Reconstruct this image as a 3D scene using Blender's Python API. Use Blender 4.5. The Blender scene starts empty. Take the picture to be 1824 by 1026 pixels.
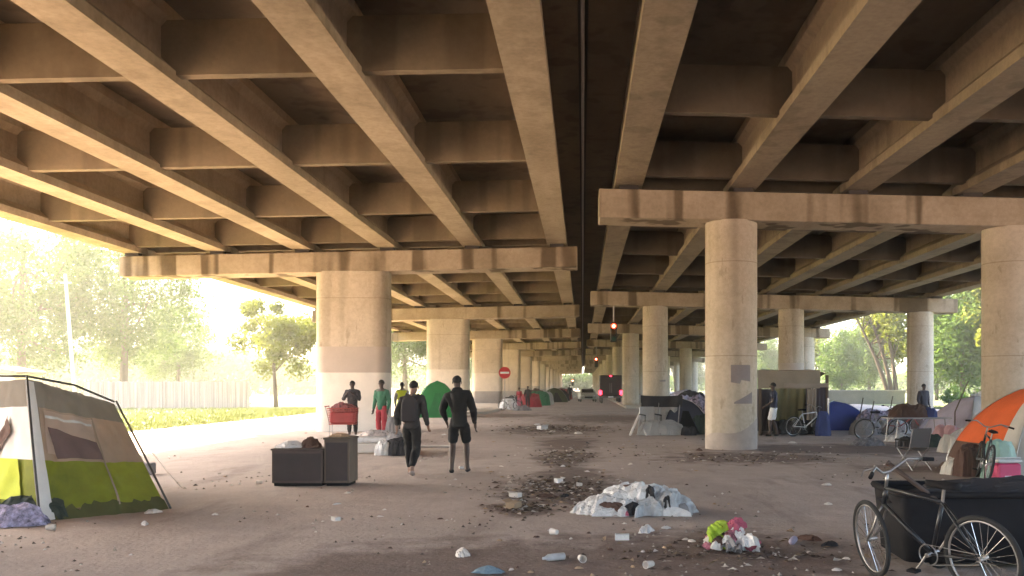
import bpy, bmesh, math, random
from math import radians as R, pi, sin, cos, sqrt
from mathutils import Vector, Matrix, noise
random.seed(7)
SC = bpy.context.scene
COL = SC.collection
# ---------------------------------------------------------------- camera, sky, sun, exposure
FPX, VX, VY, EYE = 1580.0, 1038.0, 688.0, 1.65      # focal length and vanishing point measured on the photograph, eye height
cam = bpy.data.cameras.new("camera"); camo = bpy.data.objects.new("camera", cam); COL.objects.link(camo)
camo.location = (0, 0, EYE); camo.rotation_euler = (R(90), 0, 0)
cam.sensor_width = 36.0; cam.lens = FPX / 1824 * 36
cam.shift_x = -(VX - 912) / 1824; cam.shift_y = (VY - 513) / 1824
cam.clip_end = 3000; cam.clip_start = 0.05
SC.camera = camo
SUN_AZ, SUN_EL = -62.0, 43.0                          # degrees left of the view direction, and up
w = bpy.data.worlds.new("World"); SC.world = w; w.use_nodes = True
nt = w.node_tree
sky = nt.nodes.new('ShaderNodeTexSky'); sky.sky_type = 'NISHITA'; sky.sun_disc = False
sky.sun_elevation = R(SUN_EL); sky.sun_rotation = R(SUN_AZ); sky.dust_density = 4.0; sky.air_density = 1.0; sky.ozone_density = 0.6
nt.links.new(sky.outputs[0], nt.nodes['Background'].inputs[0]); nt.nodes['Background'].inputs[1].default_value = 0.15
sl = bpy.data.lights.new("sun", 'SUN'); so = bpy.data.objects.new("sun", sl); COL.objects.link(so)
sl.energy = 5.0; sl.angle = R(0.6); sl.color = (1.0, 0.80, 0.54)
a, e = R(SUN_AZ), R(SUN_EL)
sdir = Vector((sin(a) * cos(e), cos(a) * cos(e), sin(e)))
so.rotation_euler = sdir.to_track_quat('Z', 'Y').to_euler()
SC.view_settings.view_transform = 'Standard'; SC.view_settings.look = 'None'
SC.view_settings.gamma = 1.0; SC.view_settings.exposure = 3.35
SC.render.engine = 'CYCLES'
SC.cycles.max_bounces = 12; SC.cycles.diffuse_bounces = 8; SC.cycles.caustics_reflective = False; SC.cycles.caustics_refractive = False
SC.cycles.sample_clamp_indirect = 8

# ---------------------------------------------------------------- helpers
def G(px, py):                     # photograph pixel of a point on the ground -> world x, y
    d = EYE * FPX / (py - VY); return ((px - VX) * d / FPX, d)
def XD(px, d): return (px - VX) * d / FPX
def ZD(py, d): return EYE + (VY - py) * d / FPX

MATS = {}
def mat(name, col, rough=0.85, var=0.12, scale=3.0, bump=0.0, bscale=20.0, stretch=(1, 1, 1), col2=None, metal=0.0, trans=0.0, spec=None, detail=5):
    if name in MATS: return MATS[name]
    m = bpy.data.materials.new(name); m.use_nodes = True; MATS[name] = m
    n = m.node_tree.nodes; l = m.node_tree.links; b = n['Principled BSDF']
    b.inputs['Roughness'].default_value = rough; b.inputs['Metallic'].default_value = metal
    if spec is not None: b.inputs['Specular IOR Level'].default_value = spec
    tc = n.new('ShaderNodeTexCoord'); mp = n.new('ShaderNodeMapping'); mp.inputs['Scale'].default_value = stretch
    l.new(tc.outputs['Object'], mp.inputs[0])
    nz = n.new('ShaderNodeTexNoise'); nz.inputs['Scale'].default_value = scale; nz.inputs['Detail'].default_value = detail
    nz.inputs['Roughness'].default_value = 0.6
    l.new(mp.outputs[0], nz.inputs[0])
    rp = n.new('ShaderNodeValToRGB'); rp.color_ramp.elements[0].position = 0.3; rp.color_ramp.elements[1].position = 0.7
    c2 = col2 or tuple(min(1, c * (1 + var)) for c in col)
    c1 = tuple(c * (1 - var) for c in col) if not col2 else col
    rp.color_ramp.elements[0].color = (*c1, 1); rp.color_ramp.elements[1].color = (*c2, 1)
    l.new(nz.outputs[0], rp.inputs[0]); l.new(rp.outputs[0], b.inputs['Base Color'])
    if bump > 0:
        n2 = n.new('ShaderNodeTexNoise'); n2.inputs['Scale'].default_value = bscale; n2.inputs['Detail'].default_value = 6
        l.new(tc.outputs['Object'], n2.inputs[0])
        bp = n.new('ShaderNodeBump'); bp.inputs['Strength'].default_value = bump; bp.inputs['Distance'].default_value = 0.02
        l.new(n2.outputs[0], bp.inputs['Height']); l.new(bp.outputs[0], b.inputs['Normal'])
    if trans > 0:
        out = n['Material Output']; tr = n.new('ShaderNodeBsdfTranslucent'); mx = n.new('ShaderNodeMixShader')
        mx.inputs[0].default_value = trans; l.new(rp.outputs[0], tr.inputs[0]); l.new(b.outputs[0], mx.inputs[1]); l.new(tr.outputs[0], mx.inputs[2])
        l.new(mx.outputs[0], out.inputs[0])
    return m
def emit(name, col, s):
    if name in MATS: return MATS[name]
    m = bpy.data.materials.new(name); m.use_nodes = True; MATS[name] = m
    b = m.node_tree.nodes['Principled BSDF']; b.inputs['Base Color'].default_value = (*col, 1)
    b.inputs['Emission Color'].default_value = (*col, 1); b.inputs['Emission Strength'].default_value = s
    return m

class MB:
    def __init__(s): s.v = []; s.f = []; s.mi = []
    def add(s, vs, fs, mi=0):
        o = len(s.v); s.v += [tuple(p) for p in vs]; s.f += [tuple(i + o for i in f) for f in fs]; s.mi += [mi] * len(fs); return s
    def box(s, x0, x1, y0, y1, z0, z1, mi=0, M=None):
        vs = [Vector((x, y, z)) for z in (z0, z1) for y in (y0, y1) for x in (x0, x1)]
        if M: vs = [M @ p for p in vs]
        return s.add(vs, [(0, 2, 3, 1), (4, 5, 7, 6), (0, 1, 5, 4), (2, 6, 7, 3), (0, 4, 6, 2), (1, 3, 7, 5)], mi)
    def cbox(s, c, size, mi=0, rz=0, bev=0):
        M = Matrix.Translation(c) @ Matrix.Rotation(rz, 4, 'Z'); a, b, h = [q / 2 for q in size]
        if not bev: return s.box(-a, a, -b, b, -h, h, mi, M)
        t = bev; pts = []
        for z, k in ((-h, t), (-h + t, 0), (h - t, 0), (h, t)):
            aa, bb = a - k, b - k; q = t
            pts.append([M @ Vector(p + (z,)) for p in ((-aa + q, -bb), (aa - q, -bb), (aa, -bb + q), (aa, bb - q), (aa - q, bb), (-aa + q, bb), (-aa, bb - q), (-aa, -bb + q))])
        return s.loft(pts, True, mi)
    def loft(s, rings, caps=True, mi=0, closed=True):
        n = len(rings[0]); vs = [p for r in rings for p in r]; fs = []
        for k in range(len(rings) - 1):
            for i in range(n if closed else n - 1):
                j = (i + 1) % n; fs.append((k * n + i, k * n + j, (k + 1) * n + j, (k + 1) * n + i))
        if caps: fs.append(tuple(range(n - 1, -1, -1))); fs.append(tuple((len(rings) - 1) * n + i for i in range(n)))
        return s.add(vs, fs, mi)
    def tube(s, pts, r, n=8, mi=0, caps=True):
        pts = [Vector(p) for p in pts]; rings = []; rr = r if isinstance(r, (list, tuple)) else [r] * len(pts); u = None
        for i, p in enumerate(pts):
            t = (pts[min(i + 1, len(pts) - 1)] - pts[max(i - 1, 0)]).normalized()
            if u is None: u = t.orthogonal().normalized()
            else:
                u = u - t * u.dot(t); u = u.normalized() if u.length > 1e-6 else t.orthogonal().normalized()
            v = t.cross(u)
            rings.append([p + (u * cos(2 * pi * k / n) + v * sin(2 * pi * k / n)) * rr[i] for k in range(n)])
        return s.loft(rings, caps, mi)
    def torus(s, c, ax, Rr, r, n=28, m=6, mi=0):
        c = Vector(c); ax = Vector(ax).normalized(); u = ax.orthogonal().normalized(); v = ax.cross(u); vs = []; fs = []
        for i in range(n):
            d = u * cos(2 * pi * i / n) + v * sin(2 * pi * i / n)
            for j in range(m): vs.append(c + d * (Rr + r * cos(2 * pi * j / m)) + ax * r * sin(2 * pi * j / m))
        for i in range(n):
            for j in range(m):
                fs.append((i * m + j, ((i + 1) % n) * m + j, ((i + 1) % n) * m + (j + 1) % m, i * m + (j + 1) % m))
        return s.add(vs, fs, mi)
    def ell(s, c, rad, nu=12, nv=8, mi=0, M=None, jit=0, zc=-2):
        c = Vector(c); vs = []; fs = []
        for j in range(nv + 1):
            th = pi * j / nv
            for i in range(nu):
                ph = 2 * pi * i / nu; p = Vector((sin(th) * cos(ph), sin(th) * sin(ph), max(zc, cos(th))))
                if jit: p *= 1 + jit * noise.noise(p * 2.3 + c)
                p = Vector((p.x * rad[0], p.y * rad[1], p.z * rad[2]))
                if M: p = M @ p
                vs.append(c + p)
        for j in range(nv):
            for i in range(nu): fs.append((j * nu + i, (j + 1) * nu + i, (j + 1) * nu + (i + 1) % nu, j * nu + (i + 1) % nu))
        return s.add(vs, fs, mi)
    def mesh(s, name, smooth=False):
        me = bpy.data.meshes.new(name); me.from_pydata(s.v, [], s.f); me.polygons.foreach_set('material_index', s.mi)
        if smooth: me.polygons.foreach_set('use_smooth', [True] * len(s.f))
        bm = bmesh.new(); bm.from_mesh(me); bmesh.ops.remove_doubles(bm, verts=bm.verts, dist=1e-5) if len(s.v) < 60000 else None
        if len(s.v) < 60000: bmesh.ops.recalc_face_normals(bm, faces=bm.faces)
        bm.to_mesh(me); bm.free(); me.update(); return me

def tag(o, label=None, cat=None, group=None, kind=None):
    if label: o['label'] = label
    if cat: o['category'] = cat
    if group: o['group'] = group
    if kind: o['kind'] = kind
    return o
def thing(name, label, cat, loc=(0, 0, 0), rz=0, group=None, scale=1):
    o = bpy.data.objects.new(name, None); COL.objects.link(o); o.location = loc; o.rotation_euler = (0, 0, rz); o.scale = (scale,) * 3
    o.empty_display_size = 0.1
    return tag(o, label, cat, group)
def obj(name, mb, m, parent=None, smooth=False, label=None, bevel=0, solid=0):
    me = mb if isinstance(mb, bpy.types.Mesh) else mb.mesh(name, smooth)
    for q in (m if isinstance(m, (list, tuple)) else [m]): me.materials.append(q)
    o = bpy.data.objects.new(name, me); COL.objects.link(o)
    if parent: o.parent = parent
    if label: o['label'] = label
    if bevel:
        b = o.modifiers.new('bevel', 'BEVEL'); b.width = bevel; b.segments = 2; b.limit_method = 'ANGLE'
    if solid:
        b = o.modifiers.new('solid', 'SOLIDIFY'); b.thickness = solid; b.offset = 0
    if smooth == 'auto':
        for p in me.polygons: p.use_smooth = True
        me.set_sharp_from_angle(angle=R(35))
    return o
def kids(o): return [c for c in COL.objects if c.parent == o]
def copy_tree(o, parent=None, keep=True):
    c = o.copy(); COL.objects.link(c); c.parent = parent
    for ch in kids(o): copy_tree(ch, c)
    return c
def skin_mesh(name, verts, edges, radii, root=0, sub=2):
    me = bpy.data.meshes.new(name); me.from_pydata(verts, edges, []); o = bpy.data.objects.new(name, me); COL.objects.link(o)
    sk = o.modifiers.new('skin', 'SKIN'); sk.use_smooth_shade = True
    sv = me.skin_vertices[0].data if me.skin_vertices else None
    if sv is None:
        bm = bmesh.new(); bm.from_mesh(me); bm.verts.layers.skin.verify(); bm.to_mesh(me); bm.free(); sv = me.skin_vertices[0].data
    for i, r in enumerate(radii): sv[i].radius = r if isinstance(r, tuple) else (r, r); sv[i].use_root = (i == root)
    ss = o.modifiers.new('sub', 'SUBSURF'); ss.levels = sub; ss.render_levels = sub
    dg = bpy.context.evaluated_depsgraph_get(); res = bpy.data.meshes.new_from_object(o.evaluated_get(dg)); res.name = name
    bpy.data.objects.remove(o); res.materials.clear()
    for p in res.polygons: p.use_smooth = True
    return res
# ---------------------------------------------------------------- ground
def ground_mat():
    m = bpy.data.materials.new('dusty_ground'); m.use_nodes = True; n = m.node_tree.nodes; l = m.node_tree.links; b = n['Principled BSDF']
    b.inputs['Roughness'].default_value = 0.9; b.inputs['Specular IOR Level'].default_value = 0.25
    tc = n.new('ShaderNodeTexCoord')
    def nz(sc, det=6, st=(1, 1, 1), rg=.6):
        mp = n.new('ShaderNodeMapping'); mp.inputs['Scale'].default_value = st; l.new(tc.outputs['Object'], mp.inputs[0])
        t = n.new('ShaderNodeTexNoise'); t.inputs['Scale'].default_value = sc; t.inputs['Detail'].default_value = det; t.inputs['Roughness'].default_value = rg
        l.new(mp.outputs[0], t.inputs[0]); return t.outputs[0]
    def ramp(x, p0, p1, c0=(0, 0, 0), c1=(1, 1, 1)):
        r = n.new('ShaderNodeValToRGB'); r.color_ramp.elements[0].position = p0; r.color_ramp.elements[1].position = p1
        r.color_ramp.elements[0].color = (*c0, 1); r.color_ramp.elements[1].color = (*c1, 1); l.new(x, r.inputs[0]); return r.outputs[0]
    def mix(f, a_, b_, mode='MIX'):
        x = n.new('ShaderNodeMix'); x.data_type = 'RGBA'; x.blend_type = mode
        if isinstance(f, float): x.inputs[0].default_value = f
        else: l.new(f, x.inputs[0])
        for s_, k in ((a_, 6), (b_, 7)):
            if isinstance(s_, tuple): x.inputs[k].default_value = (*s_, 1)
            else: l.new(s_, x.inputs[k])
        return x.outputs[2]
    def math_(op, a_, b_):
        x = n.new('ShaderNodeMath'); x.operation = op; x.use_clamp = op in ('ADD', 'SUBTRACT') and False
        for s_, k in ((a_, 0), (b_, 1)):
            if isinstance(s_, (int, float)): x.inputs[k].default_value = s_
            else: l.new(s_, x.inputs[k])
        return x.outputs[0]
    base = ramp(nz(.35, 5, (1, .6, 1)), .3, .72, (.39, .315, .268), (.56, .465, .405))
    base = mix(ramp(nz(2.2, 8), .35, .75), base, (.33, .27, .24)); 
    c = mix(.55, ramp(nz(.35, 5, (1, .6, 1)), .3, .72, (.39, .315, .268), (.56, .465, .405)), base)
    # worn mud along the middle lane; nearest blobs paint in the foreground's weaker light
    sx = n.new('ShaderNodeSeparateXYZ'); l.new(tc.outputs['Object'], sx.inputs[0])
    def blob(cx, cy, rx, ry):
        dx = math_('DIVIDE', math_('SUBTRACT', sx.outputs[0], cx), rx); dy = math_('DIVIDE', math_('SUBTRACT', sx.outputs[1], cy), ry)
        return math_('SUBTRACT', 1.0, math_('SQRT', math_('ADD', math_('MULTIPLY', dx, dx), math_('MULTIPLY', dy, dy)), 0))
    mk = None
    for px, py, rx, ry in ((1000, 872, 1.15, 2.6), (985, 764, 2.6, 5.0), (1005, 815, .9, 3.2), (1020, 845, .8, 2.0), (1040, 890, .9, .8), (1010, 790, 1.0, 4), (1070, 745, 3.5, 7), (860, 740, 5, 4), (930, 905, .6, 1.0), (1000, 1010, 3.4, 1.9), (700, 1015, 1.6, 1.0), (1300, 985, 1.6, 1.8), (1330, 815, 2.4, 2.2), (1500, 800, 4, 2.5), (1700, 835, 2, 1.2)):
        x, y = G(px, py); q = blob(x, y, rx, ry); mk = q if mk is None else math_('MAXIMUM', mk, q)
    wob = math_('MULTIPLY', math_('SUBTRACT', nz(1.6, 6), .5), 1.7)
    mud_shade_mask = ramp(math_('ADD', mk, wob), .02, .45)
    mud = ramp(nz(5, 6), .3, .7, (.085, .05, .04), (.15, .10, .08))
    mm = n.new('ShaderNodeMath'); mm.operation = 'MULTIPLY'; mm.inputs[1].default_value = .75; l.new(mud_shade_mask, mm.inputs[0])
    c = mix(mm.outputs[0], c, mud)
    # scattered dark stains, fine grit, tyre streaks
    c = mix(math_('MULTIPLY', ramp(nz(.8, 7, (1.6, .45, 1)), .56, .7), .45), c, (.12, .085, .07))
    c = mix(math_('MULTIPLY', ramp(nz(1.0, 5, (3.2, .10, 1)), .54, .70), .16), c, (.24, .19, .165))
    c = mix(math_('MULTIPLY', ramp(nz(.12, 6), .50, .66), .3), c, (.30, .245, .215))
    c = mix(math_('MULTIPLY', ramp(nz(24, 5), .58, .66), .3), c, (.52, .46, .41))
    c = mix(math_('MULTIPLY', ramp(nz(55, 3), .60, .68), .5), c, (.07, .055, .05))
    l.new(c, b.inputs['Base Color'])
    bp = n.new('ShaderNodeBump'); bp.inputs['Strength'].default_value = .55; bp.inputs['Distance'].default_value = .03
    l.new(math_('ADD', nz(14, 8), math_('MULTIPLY', nz(1.7, 6), 2.0)), bp.inputs['Height']); l.new(bp.outputs[0], b.inputs['Normal'])
    return m
def axis(lo, hi, dense_lo, dense_hi, st):
    a_ = []; x = dense_lo
    while x <= dense_hi: a_.append(x); x += st
    s_ = st
    while a_[-1] < hi: s_ *= 1.5; a_.append(a_[-1] + s_)
    s_ = st
    while a_[0] > lo: s_ *= 1.5; a_.insert(0, a_[0] - s_)
    return a_
xs = axis(-900, 900, -12, 12, .25); ys = axis(-60, 1500, 4, 36, .3)
def gz(x, y):
    k = max(0, 1 - abs(x) / 14) if y < 40 else 0
    return (noise.noise(Vector((x * .5, y * .35, 0))) * .02 + noise.noise(Vector((x * 1.9, y * 1.7, 3))) * .008) * k
g = MB(); nx = len(xs)
g.add([(x, y, gz(x, y)) for y in ys for x in xs], [(j * nx + i, j * nx + i + 1, (j + 1) * nx + i + 1, (j + 1) * nx + i) for j in range(len(ys) - 1) for i in range(nx - 1)])
tag(obj('ground', g, ground_mat(), smooth=True), kind='structure')
def sheet(name, poly, z, m):
    s_ = MB(); s_.add([(x, y, z) for x, y in poly], [tuple(range(len(poly)))]); return tag(obj(name, s_, m), kind='structure')
grassm = mat('field_grass', (.13, .155, .035), .9, .3, 1.2, col2=(.27, .29, .075), bump=.3)
pl = [(-16.5 + .8 * noise.noise(Vector((0, y * .3, 9))), y) for y in range(20, 400, 4)]
sheet('grass_field', [(-400, 20)] + pl + [(-400, 396)], .006, grassm)
pl = [(25.5 + .8 * noise.noise(Vector((5, y * .3, 9))), y) for y in range(20, 400, 4)]
sheet('grass_verge', pl[::-1] + [(400, 20), (400, 396)][:1] + [(400, 396)], .006, mat('verge_grass', (.06, .09, .03), .9, .3, 1.2, col2=(.16, .18, .07), bump=.3))
# ---------------------------------------------------------------- the two overpasses
CT, CB, GB, GD = 5.12 + EYE, 4.38 + EYE, 5.25 + EYE, 1.30    # cap top and bottom, girder underside, girder depth
def concrete(name, c1, c2, stain=.5, var2=.3, seam=False):
    m = bpy.data.materials.new(name); MATS[name] = m; m.use_nodes = True; n = m.node_tree.nodes; l = m.node_tree.links; b = n['Principled BSDF']
    b.inputs['Roughness'].default_value = .88; b.inputs['Specular IOR Level'].default_value = .3
    tc = n.new('ShaderNodeTexCoord')
    def nz(sc, st, det=5):
        mp = n.new('ShaderNodeMapping'); mp.inputs['Scale'].default_value = st; l.new(tc.outputs['Object'], mp.inputs[0])
        t = n.new('ShaderNodeTexNoise'); t.inputs['Scale'].default_value = sc; t.inputs['Detail'].default_value = det; t.inputs['Roughness'].default_value = .65; l.new(mp.outputs[0], t.inputs[0]); return t.outputs[0]
    def ramp(x, p0, p1, c0, cc):
        r = n.new('ShaderNodeValToRGB'); r.color_ramp.elements[0].position = p0; r.color_ramp.elements[1].position = p1
        r.color_ramp.elements[0].color = (*c0, 1); r.color_ramp.elements[1].color = (*cc, 1); l.new(x, r.inputs[0]); return r.outputs[0]
    def mult(a_, b_, f):
        x = n.new('ShaderNodeMix'); x.data_type = 'RGBA'; x.blend_type = 'MULTIPLY'; x.inputs[0].default_value = f; l.new(a_, x.inputs[6]); l.new(b_, x.inputs[7]); return x.outputs[2]
    c = ramp(nz(.7, (1, .35, 1), 8), .32, .68, c1, c2)
    c = mult(c, ramp(nz(1.1, (1, 1, .05), 2), .40, .47, (.30, .26, .21), (1, 1, 1)), stain)
    c = mult(c, ramp(nz(9, (1, 1, 1), 6), .36, .6, (.72, .70, .66), (1, 1, 1)), var2)
    if seam:
        sx = n.new('ShaderNodeSeparateXYZ'); l.new(tc.outputs['Object'], sx.inputs[0]); md = n.new('ShaderNodeMath'); md.operation = 'PINGPONG'; md.inputs[1].default_value = 1.22; l.new(sx.outputs[2], md.inputs[0])
        c = mult(c, ramp(md.outputs[0], .006, .016, (.55, .5, .45), (1, 1, 1)), .7)
        hr = n.new('ShaderNodeMapRange'); hr.inputs[1].default_value = 0; hr.inputs[2].default_value = 1.0; l.new(sx.outputs[2], hr.inputs[0])
        ad = n.new('ShaderNodeMath'); ad.operation = 'ADD'; l.new(hr.outputs[0], ad.inputs[0]); l.new(nz(1.6, (1, 1, .6), 6), ad.inputs[1])
        c = mult(c, ramp(ad.outputs[0], .55, .85, (.50, .44, .38), (1, 1, 1)), .8)
        c = mult(c, ramp(nz(3.5, (1, 1, .35), 7), .34, .40, (.62, .58, .54), (1, 1, 1)), .6)
    l.new(c, b.inputs['Base Color'])
    bp = n.new('ShaderNodeBump'); bp.inputs['Strength'].default_value = .25; bp.inputs['Distance'].default_value = .02
    l.new(nz(12, (1, 1, 1), 6), bp.inputs['Height']); l.new(bp.outputs[0], b.inputs['Normal'])
    return m
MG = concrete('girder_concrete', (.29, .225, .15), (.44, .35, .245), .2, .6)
MGR = concrete('shaded_girder_concrete', (.19, .145, .098), (.30, .235, .16), .3, .6)  # girder concrete darkened to paint in the dimmer light on the right
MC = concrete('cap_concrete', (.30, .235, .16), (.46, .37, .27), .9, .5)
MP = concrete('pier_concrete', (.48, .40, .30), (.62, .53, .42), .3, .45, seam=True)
MD = concrete('deck_concrete', (.075, .055, .036), (.125, .095, .062), .4)  # deck colours lowered to paint in the underside shade, most on the right
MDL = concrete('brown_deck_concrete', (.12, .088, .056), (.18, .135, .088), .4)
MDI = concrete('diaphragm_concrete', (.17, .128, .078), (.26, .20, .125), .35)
MDR = concrete('shaded_diaphragm_concrete', (.085, .063, .042), (.14, .106, .07), .35)  # diaphragm tone lowered; the right side's weak light is in the colour
SL = .022
def zoff(x): return -SL * abs(x)
def girder(x, y0, y1):
    z = GB + zoff(x); hw, tw, w_ = .36, .25, .11
    pr = [(-hw, 0), (hw, 0), (hw, .2), (w_, .43), (w_, GD - .35), (tw, GD - .2), (tw, GD), (-tw, GD), (-tw, GD - .2), (-w_, GD - .35), (-w_, .43), (-hw, .2)]
    m = MB(); m.loft([[(x + a_, y0, z + b_) for a_, b_ in pr], [(x + a_, y1, z + b_) for a_, b_ in pr]]); return m
def bridge(root, gx, xa, xb, capx, ys_, pier_fn, gap=.04):
    for k in range(len(ys_) - 1):
        y0, y1 = ys_[k] + gap, ys_[k + 1] - gap
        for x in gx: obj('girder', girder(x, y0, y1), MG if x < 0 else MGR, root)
        for q in range(0, 5):
            y = ys_[k] + (ys_[k + 1] - ys_[k]) * q / 4
            if q == 0: y += .75
            if q == 4: y -= .75
            m = MB()
            for i in range(len(gx) - 1):
                a_, b_ = gx[i] + .10, gx[i + 1] - .10; za, zb = GB + zoff(gx[i]) , GB + zoff(gx[i + 1])
                lo = .12 if q in (1, 2, 3) else .16
                pts = [(a_, za + .24), (a_ + .10, za + lo), (b_ - .10, zb + lo), (b_, zb + .24), (b_, zb + GD - .25), (a_, za + GD - .25)]
                m.loft([[(p, y - .11, z) for p, z in pts], [(p, y + .11, z) for p, z in pts]])
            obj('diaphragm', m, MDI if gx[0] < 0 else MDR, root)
        m = MB(); n_ = 6
        cols = [xa + (xb - xa) * i / n_ for i in range(n_ + 1)]
        for (t0, t1) in ((0, .22),):
            lo = [(x, GB + GD + .003 + zoff(x)) for x in cols]; hi = [(x, z + .22) for x, z in lo][::-1]
            m.loft([[(x, y0 - .02, z) for x, z in lo + hi], [(x, y1 + .02, z) for x, z in lo + hi]])
        obj('deck_slab', m, MDL if gx[0] < 0 else MD, root)
    for x, s_ in ((xa, 1), (xb, -1)):
        z = GB + GD + .225 + zoff(x); m = MB()
        if abs(x) < 2: continue
        m.box(min(x, x + s_ * .3), max(x, x + s_ * .3), ys_[0], ys_[-1], z, z + .82); obj('parapet', m, MG, root)
    for y in ys_:
        m = MB(); a_, b_ = capx
        for s_ in (1,):
            lo = [(a_, CB + zoff(a_)), (b_, CB + zoff(b_))]; hi = [(b_, CT + zoff(b_)), (a_, CT + zoff(a_))]
            m.loft([[(x, y - .6, z) for x, z in lo + hi], [(x, y + .6, z) for x, z in lo + hi]])
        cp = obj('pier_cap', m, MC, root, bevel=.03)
        for x in (gx if y < 110 else ()):
            for dy in (-.33, .33): m = MB(); m.box(x - .25, x + .25, y + dy - .13, y + dy + .13, CT + zoff(x) - .01, GB + zoff(x) + .002); obj('bearing', m, mat('bearing_rubber', (.06, .05, .045)), cp)
        pier_fn(root, y)
LY = [-14.5, 9.0] + [33 + 23.1 * k for k in range(0, 13)]
RY = [23.5 + 24.6 * k for k in range(-1, 12)]
def rrect(hx, hy, r, n=6):
    out = []
    for cx, cy, a0 in ((hx - r, hy - r, 0), (-hx + r, hy - r, 90), (-hx + r, -hy + r, 180), (hx - r, -hy + r, 270)):
        for i in range(n + 1): t = R(a0 + 90 * i / n); out.append((cx + r * cos(t), cy + r * sin(t)))
    return out
PXL = -8.5
paint_grey = mat('cover_paint_grey', (.34, .30, .27), .8, .12, 2); paint_white = mat('cover_paint_white', (.74, .68, .6), .8, .08, 2); grime = mat('grime_band', (.27, .22, .19), .9, .25, 1.5)
paint_dark = mat('cover_paint_taupe', (.25, .21, .2), .8, .12, 2)
def band(root, cx, cy, hx, hy, r, z0, z1, m, name='paint_band', off=.004):
    prof = rrect(hx + off, hy + off, r + off); b = MB()
    b.loft([[(cx + x, cy + y, z) for x, y in prof] for z in (z0, z1)], caps=False); obj(name, b, m, root, smooth='auto')
def left_pier(root, y):
    m = MB(); prof = rrect(1.33, .62, .42)
    m.loft([[(PXL + x, y + yy, z) for x, yy in prof] for z in (-.2, CB + zoff(PXL) + .02)])
    p = obj('pier', m, MP, root, smooth='auto')
    k = round((y - 33) / 23.1)
    if k == 0: band(p, PXL, y, 1.33, .62, .42, 2.15, 3.1, mat('cover_paint_pale', (.46, .39, .33), .8, .06, 2)); band(p, PXL, y, 1.33, .62, .42, -.1, 2.15, paint_white)
    elif k == 1: band(p, PXL, y, 1.33, .62, .42, -.1, 2.7, mat('cover_paint_cream', (.66, .58, .48), .8, .08, 2))
    elif k == 2: band(p, PXL, y, 1.33, .62, .42, 1.2, 2.8, mat('cover_paint_cream', (.66, .58, .48))); band(p, PXL, y, 1.33, .62, .42, -.1, 1.2, paint_grey)
    else: band(p, PXL, y, 1.33, .62, .42, -.1, 1.1 + .3 * (k % 3), paint_grey)
RX = (3.93, 11.3, 18.3)
def right_pier(root, y):
    for i, x in enumerate(RX):
        m = MB(); r = .68; n_ = 40
        m.loft([[(x + r * cos(2 * pi * k / n_), y + r * sin(2 * pi * k / n_), z) for k in range(n_)] for z in (-.2, CB + zoff(x) + .02)])
        p = obj('column', m, MP, root, smooth='auto')
        def patch(a0, a1, zf, mt, nm='paint_patch'):
            b = MB(); nn = 14; top = []; bot = []
            for k in range(nn + 1):
                t = k / nn; aa = R(a0 + (a1 - a0) * t); z0, z1 = zf(t); bot.append((x + (r + .005) * cos(aa), y + (r + .005) * sin(aa), z0)); top.append((x + (r + .005) * cos(aa), y + (r + .005) * sin(aa), z1))
            b.loft([bot, top], caps=False, closed=False); obj(nm, b, mt, p, smooth=True)
        if i == 0 and y < 30 and y > 0:
            patch(260, 306, lambda t: (1.77 + .08 * (1 - t) - .1 * (t < .5), 2.2), paint_dark)
            patch(267, 312, lambda t: (1.2, 1.24 + .27 * t), paint_dark)
            patch(180, 360, lambda t: (-.1, .25 + .55 * t + .08 * sin(t * 9)), mat('dirt_splash', (.40, .33, .28), .9, .25, 1.5), 'dirt_band')
        elif i == 0 and 40 < y < 60: patch(150, 380, lambda t: (-.1, 1.1 + .05 * sin(t * 8)), grime, 'dirt_band'); patch(285, 320, lambda t: (1.9, 1.96 + .05 * t), paint_dark)
        elif i == 1 and 40 < y < 60: patch(180, 360, lambda t: (1.5, 2.9), mat('cover_paint_pale', (.5, .42, .35)))
Lb = thing('overpass', 'left concrete overpass on wide oblong piers, its underside of long girders over the dirt lane', 'overpass', group='parallel concrete overpasses')
bridge(Lb, [-.95 - 3.12 * k for k in range(6)], -17.35, -.09, (-16.95, -.2), LY, left_pier)
Rb = thing('overpass', 'right concrete overpass carried on rows of three round columns', 'overpass', group='parallel concrete overpasses')
bridge(Rb, [1.2 + 2.98 * k for k in range(7)], .10, 20.3, (.42, 20.1), RY, right_pier)
# rubber seal closing the joint between the two decks
m = MB(); m.box(-.15, .16, -15, 310, GB + GD + .235, GB + GD + .30); tag(obj('joint_seal', m, mat('seal_rubber', (.03, .028, .026), .9)), 'long black rubber seal covering the joint between the two overpass decks', 'joint seal')
# drain pipe hung in the slot between the decks
m = MB(); z = GB + GD - .15
m.tube([(0, -1, z), (0, 300, z)], .035, 8)
pp = obj('drain_pipe', m, mat('galvanised_pipe', (.4, .37, .34), .5, .1, 4, metal=.3))
for k in range(50):
    m2 = MB(); m2.box(-.015, .015, 1 + k * 6, 1.04 + k * 6, z + .03, z + .55); 
    if k < 14: obj('pipe_hanger', m2, MATS['galvanised_pipe'], pp)
tag(pp, 'thin grey pipe running along the dark slot between the two overpass decks', 'pipe')
# kerbed island the left piers stand on, from the second pier on
m = MB(); prof = rrect(2.6, 130, 1.6); m.loft([[(PXL + .3 + x, 182 + y, z) for x, y in prof] for z in (-.1, .14)])
tag(obj('kerbed_island', m, concrete('kerb_concrete', (.45, .38, .31), (.55, .47, .39), .1), smooth='auto', bevel=.02), kind='structure')
m = MB(); m.box(3.2, 4.7, 66, 300, -.1, .14); tag(obj('kerbed_island', m, MATS['kerb_concrete'], bevel=.02), kind='structure')
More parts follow.
